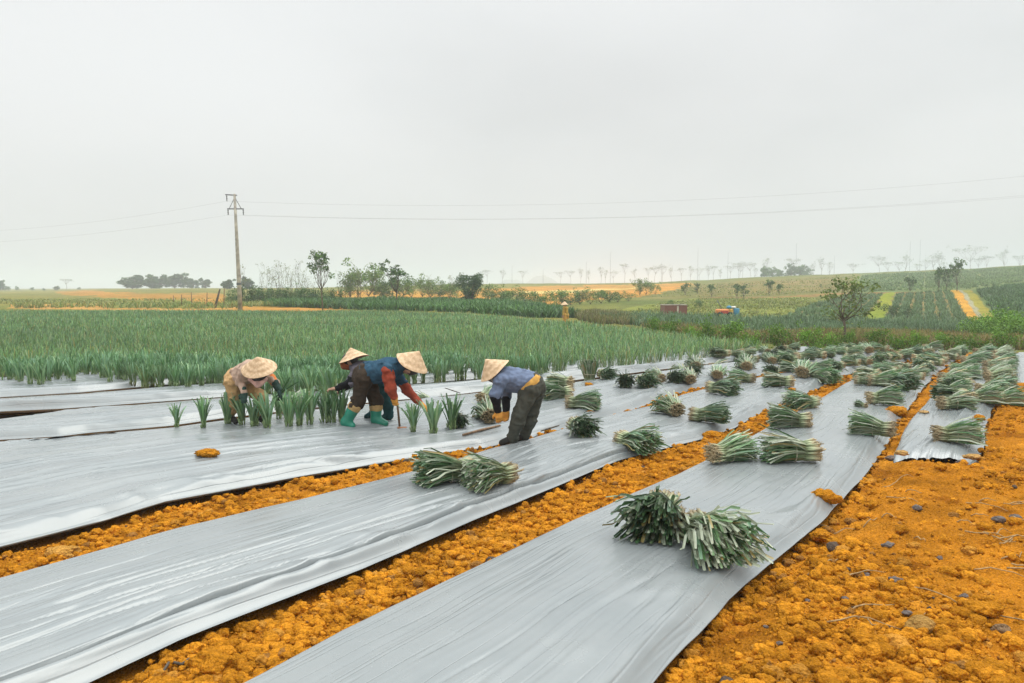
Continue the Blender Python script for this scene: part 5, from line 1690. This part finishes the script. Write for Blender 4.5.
def person(label, base, J, wear, hat, face, hands, body_noise=0.0, bulk=1.0, group='farm workers', vox=0.009, lat=(0, 1, 0)):
    """J: joints in world space; wear: list of (name, [prims keys], material)"""
    base = np.array(base, float)
    L = {k: np.array(v, float) for k, v in J.items()}
    lat = np.array(lat, float); lat /= np.linalg.norm(lat)
    fw = np.array(face, float); fw /= np.linalg.norm(fw)

    def limbs(extra=0.0, part='all'):
        e = extra
        pr = {
            'torso': [(L['pelvis'], L['waist'], .115 * bulk + e, .105 * bulk + e, lat, 1.3), (L['waist'], L['chest'], .105 * bulk + e, .118 * bulk + e, lat, 1.35), (L['chest'], L['neck'], .112 * bulk + e, .058 + e, lat, 1.35)],
            'shoulders': [(L['chest'], L['shA'], .085 + e, .058 + e), (L['chest'], L['shB'], .085 + e, .058 + e)],
            'upA': [(L['shA'], L['elA'], .052 + e, .041 + e)], 'upB': [(L['shB'], L['elB'], .052 + e, .041 + e)],
            'foA': [(L['elA'], L['wrA'], .041 + e, .027 + e)], 'foB': [(L['elB'], L['wrB'], .041 + e, .027 + e)],
            'hips': [(L['pelvis'], L['hiA'], .112 * bulk + e, .092 + e), (L['pelvis'], L['hiB'], .112 * bulk + e, .092 + e)],
            'thA': [(L['hiA'], L['knA'], .088 + e, .058 + e)], 'thB': [(L['hiB'], L['knB'], .088 + e, .058 + e)],
            'caA': [(L['knA'], L['knA'] * .6 + L['anA'] * .4, .056 + e, .052 + e), (L['knA'] * .6 + L['anA'] * .4, L['anA'], .052 + e, .036 + e)],
            'caB': [(L['knB'], L['knB'] * .6 + L['anB'] * .4, .056 + e, .052 + e), (L['knB'] * .6 + L['anB'] * .4, L['anB'], .052 + e, .036 + e)],
            'loA': [(L['knA'] * .45 + L['anA'] * .55, L['anA'], .052 + e, .046 + e)], 'loB': [(L['knB'] * .45 + L['anB'] * .55, L['anB'], .052 + e, .046 + e)],
            'ftA': [(L['anA'], L['toA'], .040 + e * .6, .030 + e * .6)], 'ftB': [(L['anB'], L['toB'], .040 + e * .6, .030 + e * .6)],
        }
        up_ = L['pelvis'] * .3 + L['waist'] * .7
        if part != 'all': pr['torso_up'] = [(up_, L['chest'], .112 * bulk + e, .122 * bulk + e, lat, 1.33), pr['torso'][2]]
        if part == 'all': return [q for v in pr.values() for q in v]
        return [q for k in part for q in pr[k]]
    up = L['head'] - L['neck']; up /= np.linalg.norm(up)
    sd = np.cross(fw, up); sd /= np.linalg.norm(sd)
    f2 = np.cross(up, sd)
    hc = L['head']
    head = [(L['neck'], hc - up * .04, .052, .05), (hc - up * .035 + f2 * .018, hc + up * .03, .072, .088), (hc + up * .0 + f2 * .086, hc - up * .022 + f2 * .100, .010, .016),
            (hc + f2 * .06 + up * .022, hc + f2 * .066 + up * .022, .04, .03), (hc - up * .075 + f2 * .055, hc - up * .065 + f2 * .06, .03, .03)]
    for s in (-1, 1): head.append((hc + sd * s * .086 - up * .01, hc + sd * s * .09 + up * .02, .014, .016))
    hp = []
    for (w, d_, n_, c, sde) in hands: hp += hand_prims(w, d_, n_, c, 1.0, sde)
    V, F = implicit(limbs(0.0) + head, vox, 0.03)
    # hands are meshed finely and kept in the same body mesh
    body = [(V, F)]
    off = len(V)
    Vh, Fh = implicit(hp, 0.0045, 0.008) if hp else (np.zeros((0, 3)), np.zeros((0, 4), int))
    V = np.concatenate([V, Vh]); F = np.concatenate([F, Fh + off])
    root = link('person', np_mesh('person', V - base, F, M['skin']), loc=base)
    tag(root, label, 'person', group)
    for i, (nm, parts, e, mat, nz) in enumerate(wear):
        if nm == 'glove':
            for (w, d_, n_, c, sde) in hands:
                Vg, Fg = implicit(hand_prims(w, d_, n_, c, 1.32, sde) + [(np.array(w) - np.array(d_) / np.linalg.norm(d_) * .05, w, .029, .032)], 0.005, 0.010)
                link('glove', np_mesh('glove', Vg - base, Fg, mat), root)
            continue
        if isinstance(parts, tuple) and parts[0] == 'raw':
            prim = parts[1]
        else:
            prim = limbs(e, parts)
        Vg, Fg = implicit(prim, vox, 0.035 if e > 0.02 else 0.025, nz, 13, i * 9 + 1)
        link(nm, np_mesh(nm, Vg - base, Fg, mat), root)
    # hair
    Vg, Fg = implicit([(hc - f2 * .02 + up * .02, hc + up * .035, .092, .092), (hc - f2 * .05 - up * .04, hc - f2 * .05, .06, .07)], 0.009, 0.03)
    link('hair', np_mesh('hair', Vg - base, Fg, M['hair']), root)
    for s in (-1, 1):
        Vg, Fg = icosphere(2); Vg = Vg * 0.011 + hc + f2 * .088 + sd * s * .032 + up * .012
        link('eye', np_mesh('eye', Vg - base, Fg, M['hair']), root)
    Vg, Fg = implicit([(hc + f2 * .090 - up * .055 - sd * .018, hc + f2 * .090 - up * .055 + sd * .018, .007, .007)], .003, .004)
    link('mouth', np_mesh('mouth', Vg - base, Fg, cR), root)
    c, ax, R_, hh = hat
    Vg, Fg = hat_mesh(c, ax, R_, hh)
    rr = np.linalg.norm(np.cross(Vg - np.array(c), np.array(ax) / np.linalg.norm(ax)), axis=1) 
    me_ = np_mesh('conical_hat', Vg - base, Fg, M['straw'], np.stack([rr, rr, rr], -1))
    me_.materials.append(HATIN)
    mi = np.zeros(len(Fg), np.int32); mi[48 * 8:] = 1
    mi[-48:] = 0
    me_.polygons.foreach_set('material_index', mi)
    link('conical_hat', me_, root)
    return root


def jp(D, **k):
    return {n: P(v[0], v[1], D + (v[2] if len(v) > 2 else 0)) for n, v in k.items()}


def grounded(a, zt):
    a = np.array(a); a[2] = zt
    return a


beige = cloth('beige_shirt', (0.42, 0.30, 0.23)); tan = cloth('tan_trousers', (0.48, 0.31, 0.15)); dkg = cloth('dark_green_glove', (0.03, 0.06, 0.05)); pink = cloth('pink_scarf', (0.62, 0.38, 0.33)); orangecl = cloth('orange_cuff', (0.62, 0.20, 0.06))
mauve = cloth('mauve_shirt', (0.15, 0.14, 0.17)); black = cloth('black_sleeve', (0.012, 0.012, 0.014)); teal = cloth('dark_teal_trousers', (0.012, 0.055, 0.06)); scarf2 = cloth('russet_scarf', (0.30, 0.10, 0.05))
vest = cloth('blue_quilted_vest', (0.028, 0.075, 0.12)); red = cloth('rust_red_sleeve', (0.28, 0.055, 0.03)); brown = cloth('dark_brown_trousers', (0.040, 0.029, 0.020)); boot = simple_mat('green_rubber_boot', (0.012, 0.20, 0.13), 0.35, 0.5, 8, 0.15, 0.05); oglove = cloth('orange_glove', (0.62, 0.29, 0.06)); hem = cloth('tan_boot_top', (0.45, 0.30, 0.13))
slate = cloth('slate_blue_shirt', (0.14, 0.18, 0.27)); olive = cloth('olive_grey_trousers', (0.065, 0.068, 0.055)); mustard = cloth('mustard_waistband', (0.55, 0.31, 0.08)); greycl = cloth('grey_scarf', (0.28, 0.29, 0.28)); shoe = cloth('dark_shoe', (0.03, 0.028, 0.025)); dusty = cloth('dusty_sock', (0.42, 0.31, 0.19))
yellow = cloth('yellow_coat', (0.42, 0.28, 0.07))

# worker 1, beige clothes
D = 11.0
J = jp(D, pelvis=(236, 378, .05), waist=(242, 374, -.02), chest=(250, 371, -.12), neck=(255, 371, -.22), head=(258, 376, -.32),
       shA=(244, 373, -.26), shB=(266, 373, .02), elA=(241, 383, -.20), wrA=(244, 392, -.38), elB=(275, 383, -.02), wrB=(279, 390, -.08),
       hiA=(233, 382, -.05), hiB=(243, 382, .10), knA=(234, 403, -.05), anA=(230, 423, .10), toA=(236, 425, -.08), knB=(261, 397, -.08), anB=(257, 421, .06), toB=(265, 424, -.06))
hands = [(J['wrA'], (0.1, -0.5, -1), (0, 1, -.2), 0.8, 1), (J['wrB'], (.4, -.3, -1), (-1, .2, 0), 0.9, -1)]
z0 = 0.02
J['anA'][2] = z0 + .08; J['toA'][2] = z0 + .035; J['anB'][2] = z0 + .08; J['toB'][2] = z0 + .035
ls = J['knA'] * .35 + J['anA'] * .65
person('worker in beige bending over at the left with the hat tipped to the camera', (J['anA'][0], J['anA'][1], z0), J,
       [('shirt', ['torso_up', 'shoulders', 'upA', 'upB'], .022, beige, .016), ('trousers', ['hips', 'thA', 'thB', 'caA', 'caB'], .026, tan, .018), ('sleeve', ('raw', [(J['elA'], J['wrA'], .055, .042)]), .02, beige, .01),
        ('sleeve', ('raw', [(J['shB'] * .5 + J['elB'] * .5, J['elB'], .066, .06)]), .02, orangecl, .01), ('sleeve', ('raw', [(J['elB'], J['wrB'], .06, .045)]), .02, dkg, .01),
        ('shoe', ['ftA'], .014, shoe, 0), ('shoe', ['ftB'], .014, shoe, 0), ('glove', None, 0, dkg, 0),
        ('scarf', ('raw', [(J['head'] + np.array([-.09, -.02, -.04]), J['head'] + np.array([.03, -.08, -.10]), .04, .05), (J['head'] + np.array([.03, -.08, -.10]), J['head'] + np.array([.10, -.01, -.04]), .05, .035)]), .02, pink, .008)],
       (P(259, 368.5, D - .34), (0.02, -.46, .89), .236, .185), (.15, -.75, -.62), hands, bulk=1.08, lat=(-.35, .9, 0))

# worker 2, mauve shirt, behind the vest worker, facing left
D = 11.25
J = jp(D, pelvis=(381, 378, 0), waist=(373, 373, 0), chest=(361, 370, 0), neck=(354, 366, -.02), head=(350, 361.5, -.05),
       shA=(356, 371, -.17), shB=(357, 370, .17), elA=(350, 383, -.22), wrA=(337, 388.5, -.25), elB=(349, 385, .2), wrB=(340, 391, .2),
       hiA=(381, 381, -.09), hiB=(381, 381, .09), knA=(387, 401, -.09), anA=(389, 420, -.08), toA=(381, 424, -.1), knB=(376, 401, .1), anB=(374, 419, .12), toB=(367, 422, .1))
for k in ('A', 'B'): J['an' + k][2] = z0 + .08; J['to' + k][2] = z0 + .035
hands = [(J['wrA'], (-1, -.1, -.05), (0, .2, -1), 0.9, 1), (J['wrB'], (-.8, .1, -.6), (0, -.2, -1), 0.8, -1)]
person('worker in mauve with black sleeves behind the vest worker, reaching left', (J['anA'][0], J['anA'][1], z0), J,
       [('shirt', ['torso_up', 'shoulders', 'upA', 'upB'], .020, mauve, .016), ('sleeve', ('raw', [(J['shA'] * .35 + J['elA'] * .65, J['elA'], .070, .062), (J['elA'], J['wrA'], .060, .042)]), .02, black, .01),
        ('sleeve', ('raw', [(J['shB'] * .35 + J['elB'] * .65, J['elB'], .066, .06), (J['elB'], J['wrB'], .056, .042)]), .02, black, .01),
        ('trousers', ['hips', 'thA', 'thB', 'caA', 'caB'], .022, teal, .014), ('boot', ['loA', 'ftA'], .02, teal, 0), ('boot', ['loB', 'ftB'], .02, teal, 0),
        ('scarf', ('raw', [(J['head'] + np.array([-.07, -.03, -.05]), J['neck'], .062, .07)]), .02, scarf2, .01)],
       (P(354, 359.5, D - .05), (-.30, .10, .95), .222, .175), (-.9, -.1, -.35), hands)

# worker 3, blue vest, red sleeves, facing right
D = 10.7
J = jp(D, pelvis=(364, 375, 0), waist=(374, 371, 0), chest=(390, 369, 0), neck=(402, 366, -.03), head=(410, 368, -.06),
       shA=(387, 371, -.20), shB=(396, 373, .17), elA=(391, 389, -.24), wrA=(394.5, 396, -.22), elB=(407, 390, .14), wrB=(420, 403, .05),
       hiA=(363, 379, -.10), hiB=(368, 379, .09), knA=(358, 401, -.10), anA=(346, 425, -.10), toA=(352, 430, -.12), knB=(376, 402, .10), anB=(376, 423, .10), toB=(385, 427, .06))
for k in ('A', 'B'): J['an' + k][2] = z0 + .08; J['to' + k][2] = z0 + .035
hands = [(J['wrA'], (.05, -.05, -1), (.5, .9, 0), 1.25, 1), (J['wrB'], (.8, -.2, -.6), (-.3, 0, -1), 0.6, -1)]
b3 = (J['anA'][0], J['anA'][1], z0)
person('worker in a blue vest with rust red sleeves and green boots bending to the right', b3, J,
       [('vest', ('raw', [(J['pelvis'] * .75 + J['waist'] * .25, J['chest'], .152, .168, np.array([0, 1, 0]), 1.2), (J['chest'], J['neck'], .16, .09, np.array([0, 1, 0]), 1.3), (J['chest'], J['shA'], .13, .09), (J['chest'], J['shB'], .13, .09)]), .05, vest, .022), ('sleeve', ('raw', [(J['shA'], J['elA'], .085, .075), (J['elA'], J['wrA'], .072, .048)]), .03, red, .018),
        ('sleeve', ('raw', [(J['shB'], J['shB'] * .4 + J['elB'] * .6, .08, .072)]), .03, vest, .016), ('sleeve', ('raw', [(J['shB'] * .4 + J['elB'] * .6, J['elB'], .072, .068), (J['elB'], J['wrB'], .068, .046)]), .03, red, .016),
        ('trousers', ('raw', [(J['pelvis'], J['hiA'], .155, .13), (J['pelvis'], J['hiB'], .155, .13), (J['hiA'], J['knA'], .120, .086), (J['hiB'], J['knB'], .120, .086), (J['knA'], J['knA'] * .8 + J['anA'] * .2, .098, .088), (J['knB'], J['knB'] * .8 + J['anB'] * .2, .098, .088)]), .036, brown, .02),
        ('boot', ('raw', [(J['knA'] * .68 + J['anA'] * .32, J['anA'], .084, .066), (J['anA'], J['toA'], .07, .05)]), .03, boot, 0), ('boot', ('raw', [(J['knB'] * .68 + J['anB'] * .32, J['anB'], .084, .066), (J['anB'], J['toB'], .07, .05)]), .03, boot, 0),
        ('boot_top', ('raw', [(J['knA'] * .76 + J['anA'] * .24, J['knA'] * .70 + J['anA'] * .30, .092, .092)]), .03, hem, .006), ('boot_top', ('raw', [(J['knB'] * .76 + J['anB'] * .24, J['knB'] * .70 + J['anB'] * .30, .092, .092)]), .03, hem, .006),
        ('glove', None, 0, oglove, 0)],
       (P(412, 363.5, D - .06), (.50, -.22, .82), .238, .205), (.85, -.1, -.45), hands, bulk=1.0)
# the hoe in the hand
hw = J['wrA'] + np.array([.03, .03, -.085])
t = thing('hand_hoe', 'short handled hoe held in the orange glove of the vest worker', 'hoe', (hw[0] + .03, hw[1], 0.03))
o = np.array([hw[0] + .03, hw[1], 0.03])
V, F = tube_arr([hw - o + [-.012, 0, .10], hw - o, (.0, 0, .03)], [.014, .015, .014], 8); link('shaft', np_mesh('shaft', V, F, M['wood']), t)
V, F = box_arr((.03, 0, .012), (.12, .09, .014), 0.1, .004); link('blade', np_mesh('blade', V, F, simple_mat('rusty_blade', (0.30, 0.12, 0.05), .8, .3, 20, .3, .2), smooth=False), t)

# worker 4, slate blue shirt, facing left
D = 9.75
J = jp(D, pelvis=(532, 385, 0), waist=(524, 380, 0), chest=(508, 379, 0), neck=(500, 375, -.02), head=(493, 374, -.04),
       shA=(501, 380, -.18), shB=(507, 381, .17), elA=(495, 396, -.20), wrA=(498, 411, -.16), elB=(506, 397, .16), wrB=(506, 410, .05),
       hiA=(530, 389, -.09), hiB=(536, 388, .10), knA=(520, 414, -.10), anA=(512, 437, -.06), toA=(502, 443, -.08), knB=(532, 412, .12), anB=(525, 433, .14), toB=(517, 438, .12))
z4 = -0.03
for k in ('A', 'B'): J['an' + k][2] = z4 + .08; J['to' + k][2] = z4 + .035
hands = [(J['wrA'], (.15, -.1, -1), (-.2, 1, 0), 0.9, 1), (J['wrB'], (0, -.2, -1), (-.4, -1, 0), 0.9, -1)]
person('man in slate blue shirt and olive trousers bending left over a bundle', (J['anA'][0], J['anA'][1], z4), J,
       [('shirt', ['torso_up', 'shoulders', 'upA', 'upB'], .030, slate, .016), ('sleeve', ('raw', [(J['shA'] * .3 + J['elA'] * .7, J['elA'], .066, .062), (J['elA'], J['wrA'], .062, .045)]), .02, black, .01),
        ('sleeve', ('raw', [(J['shB'] * .3 + J['elB'] * .7, J['elB'], .064, .06), (J['elB'], J['wrB'], .06, .045)]), .02, black, .01),
        ('trousers', ['hips', 'thA', 'thB', 'caA', 'caB'], .032, olive, .018), ('shoe', ['ftA'], .016, shoe, 0), ('shoe', ['ftB'], .016, shoe, 0), ('glove', None, 0, oglove, 0),
        ('scarf', ('raw', [(J['head'] + np.array([.03, 0, -.01]), J['neck'] + np.array([.02, 0, 0]), .105, .085)]), .02, greycl, .01)],
       (P(495, 371, D - .04), (-.62, -.12, .78), .215, .19), (-.85, -.1, -.55), hands, bulk=1.05)

w4 = [o_ for o_ in scene.objects if o_.get('label', '').startswith('man in slate')][0]
cpt = J['pelvis'] * .58 + J['waist'] * .42; axv = J['waist'] - J['pelvis'] + np.array([0, 0, .06]); axv /= np.linalg.norm(axv)
l1 = np.array([0, 1.0, 0]); l2 = np.cross(axv, l1); l2 /= np.linalg.norm(l2)
V = []; F = []
for k_ in range(5):
    o_ = (k_ - 2) * .022; bulge = .012 * (1 - ((k_ - 2) / 2) ** 2)
    for q_ in range(40):
        a_ = 2 * PI * q_ / 40; wr_ = .004 * math.sin(7 * a_ + k_)
        V.append(cpt + axv * o_ + l1 * (.196 + bulge + wr_) * math.cos(a_) + l2 * (.160 + bulge + wr_) * math.sin(a_) - np.array([0, 0, .012]))
for k_ in range(4):
    for q_ in range(40): F.append((k_ * 40 + q_, k_ * 40 + (q_ + 1) % 40, k_ * 40 + 40 + (q_ + 1) % 40, k_ * 40 + 40 + q_))
link('waistband', np_mesh('waistband', np.array(V) - np.array(w4.location), F, mustard), w4)

# far worker in yellow
D = 42.0
J = jp(D, pelvis=(566, 314.5), waist=(566, 312), chest=(565.5, 308.5), neck=(565, 306.5), head=(564.5, 304.5),
       shA=(564, 308, -.18), shB=(567, 308, .18), elA=(563.5, 312, -.2), wrA=(563, 315, -.25), elB=(567, 312, .2), wrB=(566, 315, .15),
       hiA=(565, 315, -.09), hiB=(567, 315, .09), knA=(564.5, 320, -.1), anA=(565, 326, 0), toA=(563, 326, -.05), knB=(566.5, 320, .1), anB=(568, 326, .1), toB=(566, 326, .1))
for k in ('A', 'B'): J['an' + k][2] = -.05; J['to' + k][2] = -.09
hands = [(J['wrA'], (0, -.2, -1), (0, 1, 0), .6, 1), (J['wrB'], (0, -.2, -1), (0, 1, 0), .6, -1)]
person('distant worker in yellow standing behind the far side of the leek field', (J['anA'][0], J['anA'][1], -.12), J,
       [('coat', ['torso', 'shoulders', 'upA', 'upB', 'foA', 'foB', 'hips'], .012, yellow, .015), ('trousers', ['thA', 'thB', 'caA', 'caB'], .03, mustard, .01), ('boot', ['ftA'], .02, shoe, 0), ('boot', ['ftB'], .02, shoe, 0)],
       (P(564.5, 304.5, D), (0, -.05, 1), .21, .17), (-.9, -.3, -.1), hands, vox=0.014)

# tools lying on the plastic
a = G(463, 435, 0.03); b = G(500, 425.5, 0.03)
stick('wooden_stick', 'brown wooden stick lying in front of the bundle of the bending man', 'stick', [a, (a + b) / 2 + [0, 0, .005], b], [.016, .018, .015], M['wood'])
a = G(541, 431, 0.035); b = G(559, 425.5, 0.035)
stick('dark_stick', 'dark stick on the plastic right of the bending man', 'stick', [a, (a + b) / 2, b], [.008, .012, .008], M['darkwood'])
a = G(445, 388, 0.04); b = G(460, 393, 0.04)
stick('thin_stick', 'thin stick on the plastic behind the rightmost standing leek', 'stick', [a, (a + b) / 2, b], [.008, .01, .008], M['darkwood'])
clod('earth_clod', 'small dark clod on the plastic below the wooden stick', 'clod', 475, 447, 10, 90, col=(0.30, 0.17, 0.08), group=CG)


# leaves held by two workers
def held(name, label, at, direction, n, seed):
    r = np.random.default_rng(seed); ac = Acc()
    d = np.array(direction, float); d /= np.linalg.norm(d)
    for i in range(n):
        dd = d + r.normal(0, .16, 3); L = r.uniform(.35, .5)
        pts = [dd * L * (t - .3) + np.array([0, 0, -.05 * t * t]) for t in np.linspace(0, 1, 6)]
        g = np.array(GREENS[r.integers(5)]) * r.uniform(.7, 1.1)
        strip(ac, pts, np.array([.5, 1, 1, 1, .9, .6]) * .028, r.normal(0, 1, 3), .2, [g] * 6)
    return tag(link(name, ac.mesh(name, M['leaf']), loc=at), label, 'leek leaves')


held('held_leek', 'dark leek held in the outstretched hand of the worker in mauve', P(331, 388, 11.0), (-.35, 0, 1), 12, 3)
held('held_leek', 'leek leaves held in the teal glove of the worker in beige', P(281, 393, 10.9), (.7, 0, .9), 5, 4)

# ------------------------------------------------------------------ haze
V = np.array([(-3200, -3200, -3), (3200, -3200, -3), (3200, 3200, -3), (-3200, 3200, -3), (-3200, -3200, 36), (3200, -3200, 36), (3200, 3200, 36), (-3200, 3200, 36)], float)
F = [(0, 3, 2, 1), (4, 5, 6, 7), (0, 1, 5, 4), (1, 2, 6, 5), (2, 3, 7, 6), (3, 0, 4, 7)]
hm = bpy.data.materials.new('haze'); hm.use_nodes = True
nt = hm.node_tree
for n_ in list(nt.nodes): nt.nodes.remove(n_)
out = nt.nodes.new('ShaderNodeOutputMaterial'); pv = nt.nodes.new('ShaderNodeVolumePrincipled')
pv.inputs['Color'].default_value = (0.86, 0.915, 0.94, 1); pv.inputs['Density'].default_value = 0.0010; pv.inputs['Anisotropy'].default_value = 0.0
nt.links.new(pv.outputs[0], out.inputs['Volume'])
tag(link('haze', np_mesh('haze', V, F, hm, smooth=False)), kind='stuff')

# ------------------------------------------------------------------ light and sky
w = bpy.data.worlds.new('World'); scene.world = w; w.use_nodes = True
nt = w.node_tree
for n_ in list(nt.nodes): nt.nodes.remove(n_)
out = nt.nodes.new('ShaderNodeOutputWorld'); bg = nt.nodes.new('ShaderNodeBackground')
bg.inputs['Strength'].default_value = 0.1
SUN_EL, SUN_AZ = 62, 60       # azimuth clockwise from +Y
sky = nt.nodes.new('ShaderNodeTexSky'); sky.sky_type = 'NISHITA'; sky.sun_disc = False
sky.sun_elevation = R(SUN_EL); sky.sun_rotation = R(SUN_AZ); sky.air_density = 1.5; sky.dust_density = 4
tc = N(nt, 'ShaderNodeTexCoord')
mp = N(nt, 'ShaderNodeMapping'); mp.inputs['Scale'].default_value = (1.0, 1.0, 2.2); mp.inputs['Location'].default_value = (0.3, 0.1, 0.0)
nt.links.new(tc.outputs['Generated'], mp.inputs[0])
n1 = N(nt, 'ShaderNodeTexNoise'); n1.inputs['Scale'].default_value = 1.5; n1.inputs['Detail'].default_value = 5; n1.inputs['Roughness'].default_value = 0.45
nt.links.new(mp.outputs[0], n1.inputs['Vector'])
cr = N(nt, 'ShaderNodeValToRGB')
cr.color_ramp.elements[0].position = 0.36; cr.color_ramp.elements[0].color = (8.4, 8.7, 8.65, 1)
cr.color_ramp.elements[1].position = 0.64; cr.color_ramp.elements[1].color = (9.2, 9.35, 9.3, 1)
nt.links.new(n1.outputs['Fac'], cr.inputs[0])
mx = N(nt, 'ShaderNodeMix', data_type='RGBA'); mx.inputs[0].default_value = 0.9
nt.links.new(sky.outputs[0], mx.inputs[6]); nt.links.new(cr.outputs[0], mx.inputs[7])
sx = N(nt, 'ShaderNodeSeparateXYZ'); nt.links.new(tc.outputs['Generated'], sx.inputs[0])
zr = N(nt, 'ShaderNodeMapRange', interpolation_type='SMOOTHSTEP'); zr.inputs[1].default_value = 0.34; zr.inputs[2].default_value = 0.9; zr.inputs[3].default_value = 1.0; zr.inputs[4].default_value = 2.7
nt.links.new(sx.outputs['Z'], zr.inputs[0])
cm = N(nt, 'ShaderNodeMapping'); cm.inputs['Scale'].default_value = (1.15, 1.0, 4.2); cm.inputs['Rotation'].default_value = (0, R(-4), 0); cm.inputs['Location'].default_value = (-0.10, -0.95, -1.02)
nt.links.new(tc.outputs['Generated'], cm.inputs[0])
cl = N(nt, 'ShaderNodeVectorMath', operation='LENGTH'); nt.links.new(cm.outputs[0], cl.inputs[0])
ca = N(nt, 'ShaderNodeMath', operation='MULTIPLY_ADD'); ca.inputs[1].default_value = 0.9; nt.links.new(n1.outputs['Fac'], ca.inputs[0]); nt.links.new(cl.outputs['Value'], ca.inputs[2])
cf = N(nt, 'ShaderNodeMapRange', interpolation_type='SMOOTHSTEP'); cf.inputs[1].default_value = 0.45; cf.inputs[2].default_value = 1.25; cf.inputs[3].default_value = 0.85; cf.inputs[4].default_value = 1.03
nt.links.new(ca.outputs[0], cf.inputs[0])
cz = N(nt, 'ShaderNodeMath', operation='MULTIPLY'); nt.links.new(cf.outputs[0], cz.inputs[0]); nt.links.new(zr.outputs[0], cz.inputs[1]); hz_ = N(nt, 'ShaderNodeMapRange', interpolation_type='SMOOTHSTEP'); hz_.inputs[1].default_value = 0.0; hz_.inputs[2].default_value = 0.26; hz_.inputs[3].default_value = 0.87; hz_.inputs[4].default_value = 1.0
nt.links.new(sx.outputs['Z'], hz_.inputs[0])
cy_ = N(nt, 'ShaderNodeMath', operation='MULTIPLY'); nt.links.new(cz.outputs[0], cy_.inputs[0]); nt.links.new(hz_.outputs[0], cy_.inputs[1]); zr = cy_
sc_ = N(nt, 'ShaderNodeVectorMath', operation='SCALE'); nt.links.new(mx.outputs[2], sc_.inputs[0]); nt.links.new(zr.outputs[0], sc_.inputs['Scale'])
nt.links.new(sc_.outputs[0], bg.inputs['Color']); nt.links.new(bg.outputs[0], out.inputs[0])

sl = bpy.data.lights.new('sun', 'SUN'); sl.energy = 1.3; sl.angle = R(45); sl.color = (1.0, 0.96, 0.90)
so = bpy.data.objects.new('sun', sl); COL.objects.link(so)
dv = Vector((math.sin(R(SUN_AZ)) * math.cos(R(SUN_EL)), math.cos(R(SUN_AZ)) * math.cos(R(SUN_EL)), math.sin(R(SUN_EL))))
so.rotation_euler = dv.to_track_quat('Z', 'Y').to_euler(); so.location = (0, 0, 60)

cam = bpy.data.cameras.new('camera'); co = bpy.data.objects.new('camera', cam); COL.objects.link(co)
cam.sensor_width = 36; cam.lens = FPX / 1024 * 36; cam.clip_start = 0.1; cam.clip_end = 8000
co.location = (0, 0, CAMH); co.rotation_euler = (PI / 2 - PITCH, 0, 0)
scene.camera = co

scene.render.engine = 'CYCLES'
scene.cycles.use_denoising = True
scene.cycles.max_bounces = 6
scene.cycles.diffuse_bounces = 3
scene.cycles.glossy_bounces = 3
scene.cycles.transmission_bounces = 3
scene.cycles.volume_bounces = 3
scene.cycles.caustics_reflective = False
scene.cycles.caustics_refractive = False
scene.view_settings.view_transform = 'Standard'
scene.view_settings.look = 'None'
scene.view_settings.exposure = 0.0
scene.view_settings.gamma = 1.0
